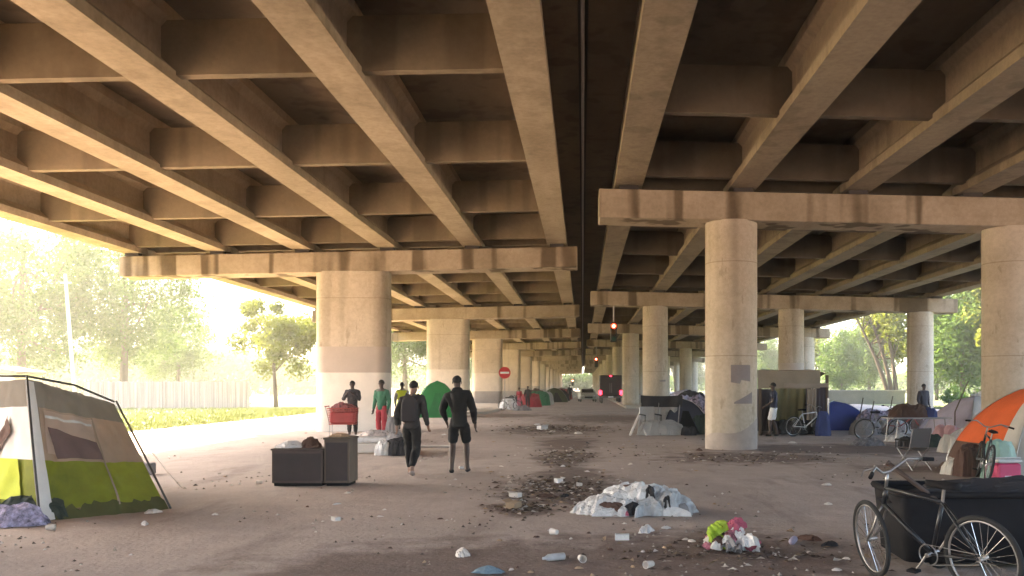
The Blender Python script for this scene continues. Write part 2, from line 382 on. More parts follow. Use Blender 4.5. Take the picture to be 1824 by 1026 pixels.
# ---------------------------------------------------------------- trees
def leaf_mat(name, c1, c2):
    m = mat(name, c1, .75, col2=c2, scale=.9, trans=.5, spec=.2, detail=3); return m
LM = [leaf_mat('leaf_bright', (.045, .095, .014), (.13, .20, .035)), leaf_mat('leaf_deep', (.035, .07, .018), (.09, .14, .035)), leaf_mat('leaf_yellow', (.10, .13, .012), (.24, .26, .03))]
BARK = mat('bark', (.10, .07, .05), .95, .3, 4, bump=.6, stretch=(1, 1, .2))
def crown_mesh(seed, H, rx, base, nl, leaf, clumps, ry=None):
    rnd = random.Random(seed); ry = ry or rx; vs = []; fs = []
    cl = []
    for _ in range(clumps):
        while True:
            p = Vector((rnd.uniform(-1, 1), rnd.uniform(-1, 1), rnd.uniform(-1, 1)))
            if .35 < p.length < 1: break
        k = .75 + .35 * noise.noise(p * 1.7 + Vector((seed, 0, 0)))
        cl.append((Vector((p.x * rx * k, p.y * ry * k, base + (H - base) * (.5 + .5 * p.z * k))), rnd.uniform(.10, .22) * (H - base) * .9))
    for _ in range(nl):
        c, r = rnd.choice(cl); d = Vector((rnd.gauss(0, 1), rnd.gauss(0, 1), rnd.gauss(0, .75))) ; d = d.normalized() * r * rnd.random() ** .45
        p = c + d; s_ = leaf * rnd.uniform(.5, 1.3)
        nrm = (d.normalized() + Vector((rnd.gauss(0, .6), rnd.gauss(0, .6), rnd.gauss(.3, .5)))).normalized(); u = nrm.orthogonal().normalized(); u.rotate(Matrix.Rotation(rnd.random() * 6.28, 3, nrm)); v = nrm.cross(u)
        o = len(vs); vs += [p - u * s_, p + v * s_ * .45 - nrm * s_ * .1, p + u * s_, p - v * s_ * .45 - nrm * s_ * .1]; fs.append((o, o + 1, o + 2, o + 3))
    me = bpy.data.meshes.new('crown'); me.from_pydata(vs, [], fs); me.update(); return me, cl
def tree(label, x, y, H, rx, seed, lm, base=None, nl=9000, leaf=.17, clumps=34, group=None, lean=(0, 0), name='leafy_tree', trunks=1, tr=.2):
    base = H * .22 if base is None else base
    t = thing(name, label, 'tree', (x, y, 0), random.Random(seed).random() * 0, group)
    me, cl = crown_mesh(seed, H, rx, base, nl, leaf, clumps); obj('crown', me, lm, t)
    rnd = random.Random(seed + 5); m = MB()
    for q in range(trunks):
        lx = lean[0] + (q - (trunks - 1) / 2) * 1.4; ly = lean[1]; x0 = (q - (trunks - 1) / 2) * .35
        pts = [Vector((x0 + lx * t_ ** 1.2 + .1 * sin(4 * t_ + seed), ly * t_, H * .72 * t_)) for t_ in [i / 7 for i in range(8)]]
        pts[0].z = -.1
        m.tube(pts, [tr * (1.15 - .9 * i / 7) for i in range(8)], 8)
        for c, r in rnd.sample(cl, min(9, len(cl))):
            s_ = pts[rnd.randint(3, 6)]; mid = (s_ + c) / 2 + Vector((rnd.uniform(-.3, .3), rnd.uniform(-.3, .3), -.2)); m.tube([s_, mid, c], [tr * .38, tr * .25, tr * .08], 5)
    obj('trunk', m, BARK, t, smooth=True); return t
def dup_tree(src, label, x, y, rz, s_, group=None):
    c = copy_tree(src); c.location = (x, y, 0); c.rotation_euler = (0, 0, rz); c.scale = (s_,) * 3; c['label'] = label
    if group: c['group'] = group
    return c
GL = 'trees in the field left of the overpass'
t1 = tree('very tall broad leafy tree at the far left edge behind the grey cabin tent', XD(40, 68), 68, 17.5, 7.2, 3, LM[0], base=1.2, nl=26000, clumps=60, group=GL, tr=.35)
t2 = tree('tall leafy tree just right of the pale leaning utility pole', XD(222, 74), 74, 16.5, 6.6, 11, LM[0], base=1.0, nl=22000, clumps=52, group=GL, tr=.33)
t3 = tree('small yellowish tree on a clear trunk standing alone left of the first oblong pier', XD(490, 70), 70, 8.8, 4.3, 21, LM[2], base=2.3, nl=13000, clumps=38, group=GL, tr=.17)
dup_tree(t2, 'lower bushy tree over the right half of the board fence', XD(318, 92), 92, 1.3, .72, GL)
dup_tree(t1, 'big rounded tree farthest left, mostly cut off by the picture edge', -52, 72, 2.2, .95, GL)
dup_tree(t1, 'deep green tree seen between the first and second oblong piers', XD(722, 112), 112, .8, .95, GL)
dup_tree(t2, 'tree partly hidden by the first oblong pier, beyond the field', XD(640, 125), 125, 2.0, .9, GL)
dup_tree(t2, 'far tree just visible right of the second oblong pier', XD(842, 170), 170, 2.9, .9, GL)
dup_tree(t1, 'farthest tree left of the overpass, behind the third oblong pier', XD(885, 235), 235, 2.9, .9, GL)
GR = 'trees along the verge right of the overpass'
r1 = tree('slender leaning tree with bare forked dark trunks left of the third round column', XD(1592, 92), 92, 14.5, 5.2, 31, LM[2], base=4.0, nl=9500, clumps=34, group=GR, lean=(-3.0, 0), trunks=3, tr=.24, leaf=.26)
r2 = tree('dense bright green tree between the third round column and the near right column', XD(1716, 78), 78, 13.5, 3.7, 41, LM[0], base=.8, nl=15000, clumps=44, group=GR, tr=.24, leaf=.24)
dup_tree(r2, 'light green tree just right of the tarpaulin shelter', XD(1500, 118), 118, 1.1, .75, GR)
dup_tree(r2, 'far dense tree between the leaning trunks and the light green tree', XD(1548, 125), 125, 2.1, .95, GR)
dup_tree(r2, 'far dense tree directly right of the third round column', XD(1668, 104), 104, 3.4, .9, GR)
dup_tree(r2, 'green tree at the left edge of the near right column', XD(1752, 96), 96, 4.4, 1.1, GR)
dup_tree(r1, 'yellow green tree behind the second round column, above the shelter', XD(1446, 135), 135, 2.0, .8, GR)
dup_tree(r2, 'leafy tree seen just right of the nearest round column', XD(1368, 165), 165, 2.6, .9, GR)
dup_tree(r2, 'sunlit tree in the gap left of the nearest round column', XD(1236, 260), 260, .4, 1.2, GR)
dup_tree(r1, 'yellowish tree at the left end of the gap beside the nearest round column', XD(1206, 290), 290, .9, 1.3, GR)
dup_tree(r1, 'tall tree at the far right behind the orange tent and the cut off column', XD(1800, 74), 74, 2.9, .9, GR)
# far-off wood closing the horizon
def wood(name, pts, H, seed, lm, n_):
    rnd = random.Random(seed); vs = []; fs = []
    for _ in range(n_):
        k = rnd.random() * (len(pts) - 1); i = int(k); f = k - i
        p = Vector((pts[i][0] * (1 - f) + pts[i + 1][0] * f, pts[i][1] * (1 - f) + pts[i + 1][1] * f, 0)); hh = H * (.72 + .35 * noise.noise(p * .06) + .15 * noise.noise(p * .3))
        p += Vector((rnd.gauss(0, 2.5), rnd.gauss(0, 2.5), hh * rnd.random() ** .7)); s_ = rnd.uniform(.3, .8)
        nrm = Vector((rnd.gauss(0, 1), rnd.gauss(-.5, 1), rnd.gauss(.3, 1))).normalized(); u = nrm.orthogonal().normalized(); v = nrm.cross(u); o = len(vs)
        vs += [p - u * s_, p + v * s_ * .6, p + u * s_, p - v * s_ * .6]; fs.append((o, o + 1, o + 2, o + 3))
    me = bpy.data.meshes.new(name); me.from_pydata(vs, [], fs); me.update(); return tag(obj(name, me, lm), kind='stuff')
tag(wood('distant_wood', [(-95, 60), (-90, 110), (-60, 150), (-45, 240), (-30, 330)], 9, 5, LM[0], 34000), 'pale wood closing the field beyond the board fence', 'wood')
tag(wood('distant_wood', [(110, 60), (95, 120), (80, 190), (60, 260), (30, 340)], 6, 6, LM[0], 26000), 'wood closing the view beyond the round columns on the right', 'wood')
tag(wood('distant_wood', [(-30, 345), (0, 352), (30, 345)], 9, 8, LM[1], 9000), 'dark wood at the far end of the lane under the overpasses', 'wood')
# ---------------------------------------------------------------- field: fence, pole, shed, walls
def board_fence(name, label, x0, x1, y0, y1, h, m, bw=.16):
    t = thing(name, label, 'fence', (x0, y0, 0)); L = sqrt((x1 - x0) ** 2 + (y1 - y0) ** 2); t.rotation_euler = (0, 0, math.atan2(y1 - y0, x1 - x0))
    rnd = random.Random(4); b = MB(); n_ = int(L / bw)
    for i in range(n_): b.cbox((i * bw + bw / 2, rnd.uniform(-.008, .008), h / 2 + rnd.uniform(-.03, .03)), (bw - .012, .025, h))
    obj('board_panel', b, m, t); b = MB()
    for z in (.35, h - .35): b.box(0, L, .02, .07, z - .045, z + .045)
    obj('rail', b, m, t)
    for i in range(int(L / 2.5) + 1): b = MB(); b.box(i * 2.5 - .05, i * 2.5 + .05, .075, .17, -.1, h + .05); obj('post', b, m, t)
    return t
fm = mat('weathered_boards', (.22, .17, .15), .9, .2, 2.2, stretch=(2.2, 3, .05), col2=(.48, .41, .36))
board_fence('board_fence', 'pale weathered fence of upright boards across the sunlit field', XD(150, 66), XD(447, 66), 66, 66, 2.0, fm)
t = thing('utility_pole', 'thin pale leaning utility pole in front of the trees at left', 'pole', (XD(136, 58), 58, 0))
m = MB(); m.tube([(0, 0, -.2), (XD(116, 58) - XD(136, 58), 0, ZD(488, 58))], [.14, .10], 10); obj('pole', m, mat('pole_wood', (.55, .48, .38), .9, .1, 3), t, smooth='auto')
m = MB(); zz = ZD(505, 58); m.box(-1.0, -.3, -.12, -.02, zz, zz + .1); obj('crossarm', m, MATS['pole_wood'], t)
def shed(label, x, y, w_, d_, h, col, rz=0, roofc=(.3, .27, .25)):
    t = thing('shed', label, 'shed', (x, y, 0), rz); m = MB(); m.box(-w_ / 2, w_ / 2, -d_ / 2, d_ / 2, -.1, h); obj('wall', m, mat(label[:14], col, .85, .1, 2), t, bevel=.02)
    m = MB(); m.loft([[(-w_ / 2 - .15, y_, h + .003), (w_ / 2 + .15, y_, h + .003), (w_ / 2 + .15, y_, h + .12), (0, y_, h + w_ * .16), (-w_ / 2 - .15, y_, h + .12)] for y_ in (-d_ / 2 - .15, d_ / 2 + .15)]); obj('roof', m, mat('shed_roof', roofc, .8), t)
    m = MB(); m.box(-.45, .45, -d_ / 2 - .03, -d_ / 2 - .004, 0, min(2, h * .85)); d = obj('door', m, mat('shed_door', (.3, .26, .24), .7), t)
    m = MB(); m.box(.3, .36, -d_ / 2 - .07, -d_ / 2 - .034, .95, 1.1); obj('handle', m, mat('dark_metal', (.05, .05, .05), .4, metal=.8), d)
    return t
shed('small whitish shed beyond the grey cabin tent at the left edge', XD(5, 40), 40, 2.2, 2.4, 2.2, (.72, .68, .68), .1)
t = thing('low_wall', 'long pale low wall beyond the blue tent on the right', 'wall', (0, 0, 0)); x0, x1 = XD(1470, 82), XD(1612, 82)
m = MB(); m.box(x0, x1, 82, 82.3, -.1, 1.2); obj('wall', m, mat('buff_block', (.22, .19, .13), .9, .1, 2), t); m = MB(); m.box(x0 - .05, x1 + .05, 81.95, 82.35, 1.203, 1.3); obj('coping', m, mat('coping', (.3, .26, .2)), t)
# shrubs and tufts at the field edges
def shrub(label, x, y, s_, seed, lm, group=None):
    me, cl = crown_mesh(seed, s_, s_ * .7, 0, int(5000), .04 + .02 * s_, 40); t = thing('shrub', label, 'shrub', (x, y, 0), 0, group); obj('foliage', me, lm, t)
    m = MB(); [m.tube([(0, 0, -.05), c * .9], [.03, .01], 5) for c, r in cl[:7]]; obj('stem', m, BARK, t); return t
sx = MB()
rnd = random.Random(12)
shrub('bright green shrub at the foot of the dense green tree', XD(1700, 66), 66, 1.7, 4, LM[0])
def tufts(name, region, n_, hgt, lm, seed):
    rnd = random.Random(seed); vs = []; fs = []
    for _ in range(n_):
        x, y = region(rnd)
        for _ in range(6):
            a_ = rnd.random() * 6.28; h = hgt * rnd.uniform(.5, 1.4); bx, by = x + rnd.gauss(0, .07), y + rnd.gauss(0, .07); o = len(vs); w_ = .02
            vs += [(bx - w_ * cos(a_), by - w_ * sin(a_), 0), (bx + w_ * cos(a_), by + w_ * sin(a_), 0), (bx + rnd.gauss(0, .06), by + rnd.gauss(0, .06), h)]; fs.append((o, o + 1, o + 2))
    me = bpy.data.meshes.new(name); me.from_pydata(vs, [], fs); return tag(obj(name, me, lm), kind='stuff')
tag(tufts('grass', lambda r: (-16.3 - abs(r.gauss(0, 9)), r.uniform(22, 66)), 7000, .13, grassm, 2), 'dry yellowish grass of the sunlit field at left', 'grass')
tag(tufts('grass', lambda r: (25.5 + abs(r.gauss(0, 4)), r.uniform(30, 66)), 4000, .2, MATS['verge_grass'], 3), 'green grass of the verge beyond the round columns', 'grass')
# grit on the lane
rnd = random.Random(9); gr = MB()
for _ in range(5200):
    d = 4.5 + 26 * rnd.random() ** 1.5; x = rnd.uniform(-.68, .55) * d
    if noise.noise(Vector((x * .45, d * .35, 5))) + .6 * noise.noise(Vector((x * 1.6, d * 1.3, 8))) < rnd.uniform(-.05, .55): continue
    s_ = rnd.uniform(.006, .022) * (1 + d / 18); z = gz(x, d)
    p = [(x + s_ * rnd.uniform(.5, 1.2) * cos(q * 1.57 + d), d + s_ * rnd.uniform(.5, 1.2) * sin(q * 1.57 + d), z) for q in range(4)]
    o = len(gr.v); gr.v += p + [(x, d, z + s_ * rnd.uniform(.4, .9))]; gr.f += [(o, o + 1, o + 4), (o + 1, o + 2, o + 4), (o + 2, o + 3, o + 4), (o + 3, o, o + 4)]; gr.mi += [rnd.choice((0, 0, 1, 1, 2))] * 4
me = bpy.data.meshes.new('grit'); me.from_pydata(gr.v, [], gr.f); me.polygons.foreach_set('material_index', gr.mi)
tag(obj('grit', me, [mat('grit_grey', (.3, .26, .22)), mat('grit_dark', (.10, .075, .06)), mat('grit_pale', (.55, .5, .45))]), 'loose stones and crumbs scattered over the dirt lane', 'grit', kind='stuff')

# ---------------------------------------------------------------- cloth and litter builders
def fab(name, c, var=.1, tr=.15, sc=2.0): return mat(name, c, .9, var, sc, trans=tr, bump=.25, bscale=9)
def crumple_mb(w_, l_, h, seed, n_=14, edge=.25):
    m = MB(); o = Vector((seed * 3.7, seed * 1.3, 0)); vs = []
    for j in range(n_ + 1):
        for i in range(n_ + 1):
            u, v = 2 * i / n_ - 1, 2 * j / n_ - 1; k = sqrt(1 - .5 * v * v), sqrt(1 - .5 * u * u)
            ang = math.atan2(v * k[1], u * k[0] + 1e-9); rr = 1 + edge * noise.noise(Vector((cos(ang) * 1.6, sin(ang) * 1.6, seed)))
            x, y = u * k[0] * rr, v * k[1] * rr; r = min(1, sqrt(u * u * k[0] ** 2 + v * v * k[1] ** 2))
            p = Vector((x * 2.4, y * 2.4, 0)) + o
            rid = 1 - abs(noise.noise(p)) * 2.4; rid2 = 1 - abs(noise.noise(p * 2.6)) * 2.4
            am = min(1, .55 * min(w_, l_) / h); z = h * (1 - r ** (4 if am < 1 else 2.4)) ** (.55 if am < 1 else 1) * (.86 + am * (.34 * noise.noise(p * .7) + .14 * max(-.8, rid) + .08 * max(-.8, rid2) + .05 * noise.noise(p * 6)))
            dx = noise.noise(p * 2.1 + Vector((9, 0, 0))) * .16; dy = noise.noise(p * 2.1 + Vector((0, 9, 0))) * .16
            vs.append(((x + dx) * w_ / 2, (y + dy) * l_ / 2, max(.0, z) + .008))
    m.add(vs, [(j * (n_ + 1) + i, j * (n_ + 1) + i + 1, (j + 1) * (n_ + 1) + i + 1, (j + 1) * (n_ + 1) + i) for j in range(n_) for i in range(n_)]); return m
def heap(name, label, cat, x, y, w_, l_, h, m, seed, rz=0, n_=18, group=None, z=0):
    o = obj(name, crumple_mb(w_, l_, h, seed, n_), m, smooth=False); o.location = (x, y, z + gz(x, y)); o.rotation_euler = (0, 0, rz); return tag(o, label, cat, group)
WP = mat('white_plastic', (.80, .78, .76), .45, .12, 9, trans=.2, bump=.7, bscale=28); GP = mat('grey_plastic', (.55, .55, .55), .5, .2, 9, trans=.2, bump=.7, bscale=28); CARD = mat('cardboard', (.38, .26, .16), .9, .15, 3)
PAPER = mat('litter_paper', (.72, .66, .60), .8, .08, 5, trans=.15); DARKC = fab('dark_cloth', (.035, .032, .036)); BRN = fab('brown_cloth', (.11, .06, .045)); PINK = fab('pink_cloth', (.5, .12, .18)); LIME = fab('lime_plastic', (.45, .6, .06)); BLUEC = fab('blue_cloth', (.06, .08, .22)); REDC = fab('red_cloth', (.42, .04, .05)); GREYC = fab('grey_cloth', (.30, .28, .28)); LAV = fab('lavender_cloth', (.45, .42, .55)); GRN = fab('green_cloth', (.05, .20, .09)); BLK = mat('black_plastic', (.012, .011, .013), .8, .2, 3, spec=.2)
MET = mat('worn_metal', (.35, .33, .32), .4, .15, 8, metal=.9); CHR = mat('bright_metal', (.75, .74, .72), .22, .05, 8, metal=1); RUB = mat('tyre_rubber', (.018, .017, .017), .85)
# big heap of white plastic sheeting
hx, hy = G(1128, 918)
hm = MB()
for (dx, dy, w_, l_, h, sd, mi_, rz_) in ((-.38, 0, .8, .6, .30, 3, 0, .3), (.10, .2, .9, .7, .42, 7, 0, 0), (.42, .0, .7, .6, .36, 12, 1, .5), (-.05, -.12, .6, .4, .24, 15, 0, 1), (-.66, -.05, .45, .4, .16, 19, 0, 0), (.72, .05, .5, .5, .26, 23, 1, .2), (.25, -.2, .5, .3, .26, 27, 1, -.4), (.0, .3, .5, .4, .46, 29, 0, .8), (.5, .25, .5, .4, .40, 33, 0, 1.4),
     (-.2, -.28, .75, .12, .12, 37, 0, .35), (.4, -.3, .7, .12, .14, 41, 0, -.3), (-.62, .15, .6, .12, .2, 43, 0, .9), (.12, -.3, .5, .10, .2, 47, 1, 1.1)):
    c = crumple_mb(w_, l_, h, sd, 22, .5); hm.add([((p[0] * cos(rz_) - p[1] * sin(rz_)) * .95 + dx * .88, p[0] * sin(rz_) + p[1] * cos(rz_) + dy, p[2] * .80) for p in c.v], c.f, mi_)
t = thing('plastic_heap', 'big crumpled heap of white plastic sheeting lying in the middle of the lane', 'heap', (hx, hy + .25, gz(hx, hy)))
obj('sheeting', hm, [WP, GP], t)
for i, (dx, dy, w_, l_, h, mm_) in enumerate(((-.30, -.24, .42, .16, .16, BRN), (.22, -.02, .16, .5, .37, DARKC), (.02, -.30, .34, .14, .16, DARKC), (.60, -.20, .22, .12, .14, GREYC), (.42, -.22, .12, .3, .26, DARKC), (-.02, .1, .12, .4, .38, BRN), (-.12, -.36, .2, .1, .07, PINK))):
    o = obj('rag', crumple_mb(w_, l_, h, 30 + i, 12, .6), mm_, t); o.location = (dx, dy, .01); o.rotation_euler = (0, 0, .5 * (i % 3) - .4)
hx, hy = G(1300, 985)
t = thing('rubbish_bag', 'split bag of lime green and pink rubbish right of the white plastic heap', 'rubbish bag', (hx, hy + .15, 0))
MR = fab('mixed_rubbish', (.38, .14, .18), .9, .1, 16); rnd = random.Random(31)
for i in range(22):
    mm_ = (LIME, MR, WP, PAPER, PINK, GREYC, LIME, WP, BRN)[i % 9]; a_ = rnd.random() * 6.28; r_ = .22 * rnd.random() ** .7; w_ = rnd.uniform(.10, .26)
    dx = r_ * cos(a_) * 1.15 + (-.1 if mm_ is LIME else .04); o = obj('rubbish', crumple_mb(w_, w_ * rnd.uniform(.5, 1), w_ * .55, 50 + i, 12, .6), mm_, t); o.location = (dx, r_ * sin(a_), max(0, .26 - r_ * 1.1) * rnd.random() ** .5); o.rotation_euler = (rnd.uniform(-.7, .7), rnd.uniform(-.7, .7), a_)
def litter(kind, label, px, py, s_, m, seed, group=None, rz=0):
    x, y = G(px, py); z = gz(x, y)
    if kind == 'scrap': o = obj('paper_scrap', crumple_mb(s_, s_ * .8, s_ * .22, seed, 8, .5), m)
    elif kind == 'wrapper': o = obj('wrapper', crumple_mb(s_, s_ * .35, s_ * .12, seed, 9, .4), m)
    elif kind == 'cup':
        c = MB(); n_ = 14; r0, r1, h = .027, .037, .095
        c.loft([[(zz, r * cos(2 * pi * k / n_), r1 + r * sin(2 * pi * k / n_)) for k in range(n_)] for zz, r in ((-h / 2, r0), (h / 2, r1), (h / 2, r1 - .004), (-h / 2 + .006, r0 - .004))], caps=True); o = obj('paper_cup', c, m, smooth='auto')
    elif kind == 'bottle':
        c = MB(); pr = [(-.12, .02), (-.118, .036), (.05, .036), (.085, .016), (.11, .014), (.112, .008)]; n_ = 12
        c.loft([[(a_, r * cos(2 * pi * k / n_), .036 + r * sin(2 * pi * k / n_)) for k in range(n_)] for a_, r in pr]); o = obj('plastic_bottle', c, m, smooth='auto')
    elif kind == 'carton':
        c = MB(); c.cbox((0, 0, s_ * .2), (s_, s_ * .6, s_ * .4)); c.loft([[(-s_ / 2, -s_ * .3, s_ * .4), (s_ / 2, -s_ * .3, s_ * .4), (s_ / 2, -s_ * .55, s_ * .52), (-s_ / 2, -s_ * .55, s_ * .52)], [(-s_ / 2, -s_ * .3, s_ * .41), (s_ / 2, -s_ * .3, s_ * .41), (s_ / 2, -s_ * .55, s_ * .53), (-s_ / 2, -s_ * .55, s_ * .53)]]); o = obj('carton', c, m)
    elif kind == 'rag': o = obj('rag', crumple_mb(s_, s_ * .5, s_ * .2, seed, 10, .5), m)
    o.location = (x, y, z); o.rotation_euler = (0, 0, rz or seed * 1.3); o['label'] = label; o['category'] = {'scrap': 'paper', 'wrapper': 'wrapper', 'cup': 'cup', 'bottle': 'bottle', 'carton': 'box', 'rag': 'rag'}[kind]; o['group'] = group or 'litter on the lane'
    return o
LT = [('scrap', 'pale crumpled paper at the right foot of the grey cabin tent', 272, 914, .22, PAPER), ('wrapper', 'flat white wrapper lying in front of the grey cabin tent', 258, 934, .26, WP), ('cup', 'white paper cup tipped over left of the flat wrapper by the tent', 90, 945, .2, PAPER),
 ('scrap', 'small light scrap right of the grey cabin tent, alone on brown ground', 383, 918, .1, PAPER), ('cup', 'tall white cup just left of the low dark cabinet', 462, 862, .1, PAPER), ('wrapper', 'pale wrapper on the ground below the low dark cabinet', 600, 900, .17, WP), ('carton', 'small pale carton nearest below the upright dark cabinet', 598, 927, .12, PAPER),
 ('scrap', 'whitish scrap right under the upright dark cabinet', 619, 880, .12, PAPER), ('rag', 'long twisted pale rag at the bottom, left of centre', 823, 988, .32, PAPER), ('rag', 'flat bluish rag at the very bottom edge of the lane', 870, 1021, .28, mat('blue_rag', (.16, .22, .26))),
 ('carton', 'long pale carton at the left tip of the mud patch', 915, 905, .22, CARD), ('carton', 'crushed white carton in the left half of the mud patch', 918, 884, .17, PAPER), ('scrap', 'light scrap at the lower edge of the mud patch', 966, 902, .12, PAPER), ('carton', 'flat white box at the top of the mud patch', 995, 860, .17, WP), ('cup', 'white cup standing out right of the flat box on the mud', 1032, 867, .12, PAPER),
 ('scrap', 'small white scrap just above the mud patch', 1003, 831, .13, WP), ('scrap', 'tan scrap above and right of the mud patch', 1046, 841, .11, PAPER), ('carton', 'white takeaway box on the far dark mud streak', 966, 765, .38, WP), ('scrap', 'grey white scrap right of the far takeaway box', 1030, 773, .34, PAPER), ('rag', 'thin white rag behind the far takeaway box', 958, 757, .3, WP),
 ('rag', 'small black rag alone in mid lane below the far mud streak', 1046, 790, .16, DARKC), ('rag', 'reddish brown rag in the middle of the mud patch', 975, 885, .26, BRN), ('rag', 'dark rag between the mud patch and the white plastic heap', 1006, 884, .2, DARKC), ('cup', 'pale cup alone below the mud patch', 987, 953, .1, PAPER),
 ('bottle', 'clear plastic bottle at the bottom centre of the lane', 985, 1000, .1, GP), ('cup', 'white cup right of the clear bottle at bottom centre', 1036, 1002, .1, PAPER), ('carton', 'white carton left below the white plastic heap', 1108, 961, .15, WP), ('rag', 'long torn white strip below the white plastic heap', 1150, 948, .34, WP),
 ('scrap', 'white scrap at the right end of the torn strip', 1186, 943, .12, WP), ('cup', 'two tone cup at the bottom edge below the torn strip', 1156, 1013, .1, PAPER), ('scrap', 'small scrap left of the lime and pink rubbish', 1232, 966, .1, PAPER), ('scrap', 'pale scrap alone on the lane right of the nearest round column', 1473, 865, .16, PAPER), ('scrap', 'whitish scrap below the lone pale scrap at right', 1475, 899, .13, PAPER),
 ('scrap', 'little white scrap between the walking pair and the green tent', 757, 772, .16, PAPER), ('scrap', 'white scrap left of the man in black shorts', 791, 775, .18, WP), ('wrapper', 'faint pale wrapper right of the feet of the man in shorts', 893, 832, .15, PAPER), ('cup', 'white cup between the feet of the man in shorts', 822, 836, .1, PAPER),
 ('rag', 'dark red rag at the left foot of the nearest round column', 1246, 803, .3, BRN), ('scrap', 'pale flat scrap right of the foot of the nearest round column', 1412, 790, .25, PAPER), ('bottle', 'blue white bottle among rubbish left of the black bicycle', 1412, 970, .1, LAV), ('rag', 'brown rag beside the blue white bottle', 1440, 962, .26, BRN), ('rag', 'black and cream rag in front of the black bicycle', 1478, 972, .24, DARKC),
 ('scrap', 'small scrap under the front wheel of the black bicycle', 1508, 996, .08, PAPER), ('scrap', 'pinkish scrap lowest, left of the bicycle', 1490, 1018, .09, PAPER), ('rag', 'long dark rag lying on the ground before the orange tent', 1688, 834, .7, BRN)]
for i, q in enumerate(LT): litter(q[0] if i % 3 or q[0] != 'cup' else 'cup', *q[1:4], q[4], q[5], i + 3)
rnd = random.Random(77)
crumb = MB()
for i in range(230):
    d = 5.5 + 50 * rnd.random() ** 1.7; x = (-.3 + rnd.gauss(0, .055 + .03 * (d < 14)) * d) if i % 3 else rnd.uniform(-.5, .5) * d
    c = crumple_mb(rnd.uniform(.025, .06) * (1 + d / 20), rnd.uniform(.02, .05) * (1 + d / 20), .02, i, 3, .6); a_ = rnd.random() * 6
    crumb.add([(p[0] * cos(a_) - p[1] * sin(a_) + x, p[0] * sin(a_) + p[1] * cos(a_) + d, p[2] + gz(x, d)) for p in c.v], c.f, rnd.choice((0, 1, 1, 2)))
tag(obj('litter_crumbs', crumb, [mat('dusty_paper', (.55, .48, .43)), CARD, BRN]), 'tiny bits of paper and card trodden into the lane', 'litter', kind='stuff')

# ---------------------------------------------------------------- tents
def dome_tent(label, x, y, w_, l_, h, rz, panels, polem, group=None, door=True, name='dome_tent', door_m=None, stripes=None):
    t = thing(name, label, 'tent', (x, y, 0), rz, group); nu, nv = 48, 14
    def P(u, v, o=0):
        a_ = 2 * pi * u; c_, s_ = cos(a_), sin(a_); k = 1 / max(abs(c_), abs(s_)) ** .72           # rounded square base
        diag = abs(sin(2 * a_)); r = (1 - v ** 1.5) ** .54 if v < 1 else 0
        z = h * v; sag = 1 - .07 * (1 - diag) * sin(pi * min(1, v * 1.1)) - .012 * noise.noise(Vector((c_ * 3, s_ * 3, v * 3 + x)))
        return Vector((c_ * k * w_ / 2 * r * sag * (1 + o), s_ * k * l_ / 2 * r * sag * (1 + o), z + o * .6))
    m = MB(); vs = [P(i / nu, (j / nv) ** 1.15) for j in range(nv) for i in range(nu)] + [P(0, 1)]; fs = []; mi = []
    for j in range(nv):
        for i in range(nu):
            i2 = (i + 1) % nu
            f = (j * nu + i, j * nu + i2, (j + 1) * nu + i2, (j + 1) * nu + i) if j < nv - 1 else (j * nu + i, j * nu + i2, nv * nu)
            side = int(((i + .5) / nu * 4 + .5)) % 4
            fs.append(f); mi.append(stripes(i / nu, j / nv) if stripes else side % len(panels))
    m.v = [tuple(p) for p in vs]; m.f = fs; m.mi = mi; obj('canopy', m, panels, t, smooth=True)
    for a0 in (.125, .375):
        pts = [P(a0, q / 10, .01) for q in range(10)] + [P(0, 1, .01)] + [P(a0 + .5, q / 10, .01) for q in range(9, -1, -1)]; b = MB(); b.tube(pts, .012, 6); obj('pole', b, polem, t)
    if door:
        b = MB(); n1 = 8; vv = [P(.75 + (i / n1 - .5) * .13 * (1 - .6 * j / n1), .03 + .62 * j / n1, .012) for j in range(n1 + 1) for i in range(n1 + 1)]
        b.add(vv, [(j * (n1 + 1) + i, j * (n1 + 1) + i + 1, (j + 1) * (n1 + 1) + i + 1, (j + 1) * (n1 + 1) + i) for j in range(n1) for i in range(n1)]); obj('door_flap', b, door_m or DARKC, t, smooth=True)
    return t
POLE = mat('tent_pole', (.45, .44, .42), .4, metal=.6); 
OR = fab('orange_fabric', (.72, .13, .03)); CRE = fab('cream_fabric', (.62, .58, .52)); DG = fab('dark_green_fabric', (.035, .05, .04)); GF = fab('green_fabric', (.03, .24, .06)); NAVY = fab('navy_fabric', (.035, .04, .085)); BLU = fab('blue_fabric', (.045, .06, .24)); LIL = fab('lilac_fabric', (.55, .5, .62)); TG = fab('tarp_grey', (.42, .40, .38))
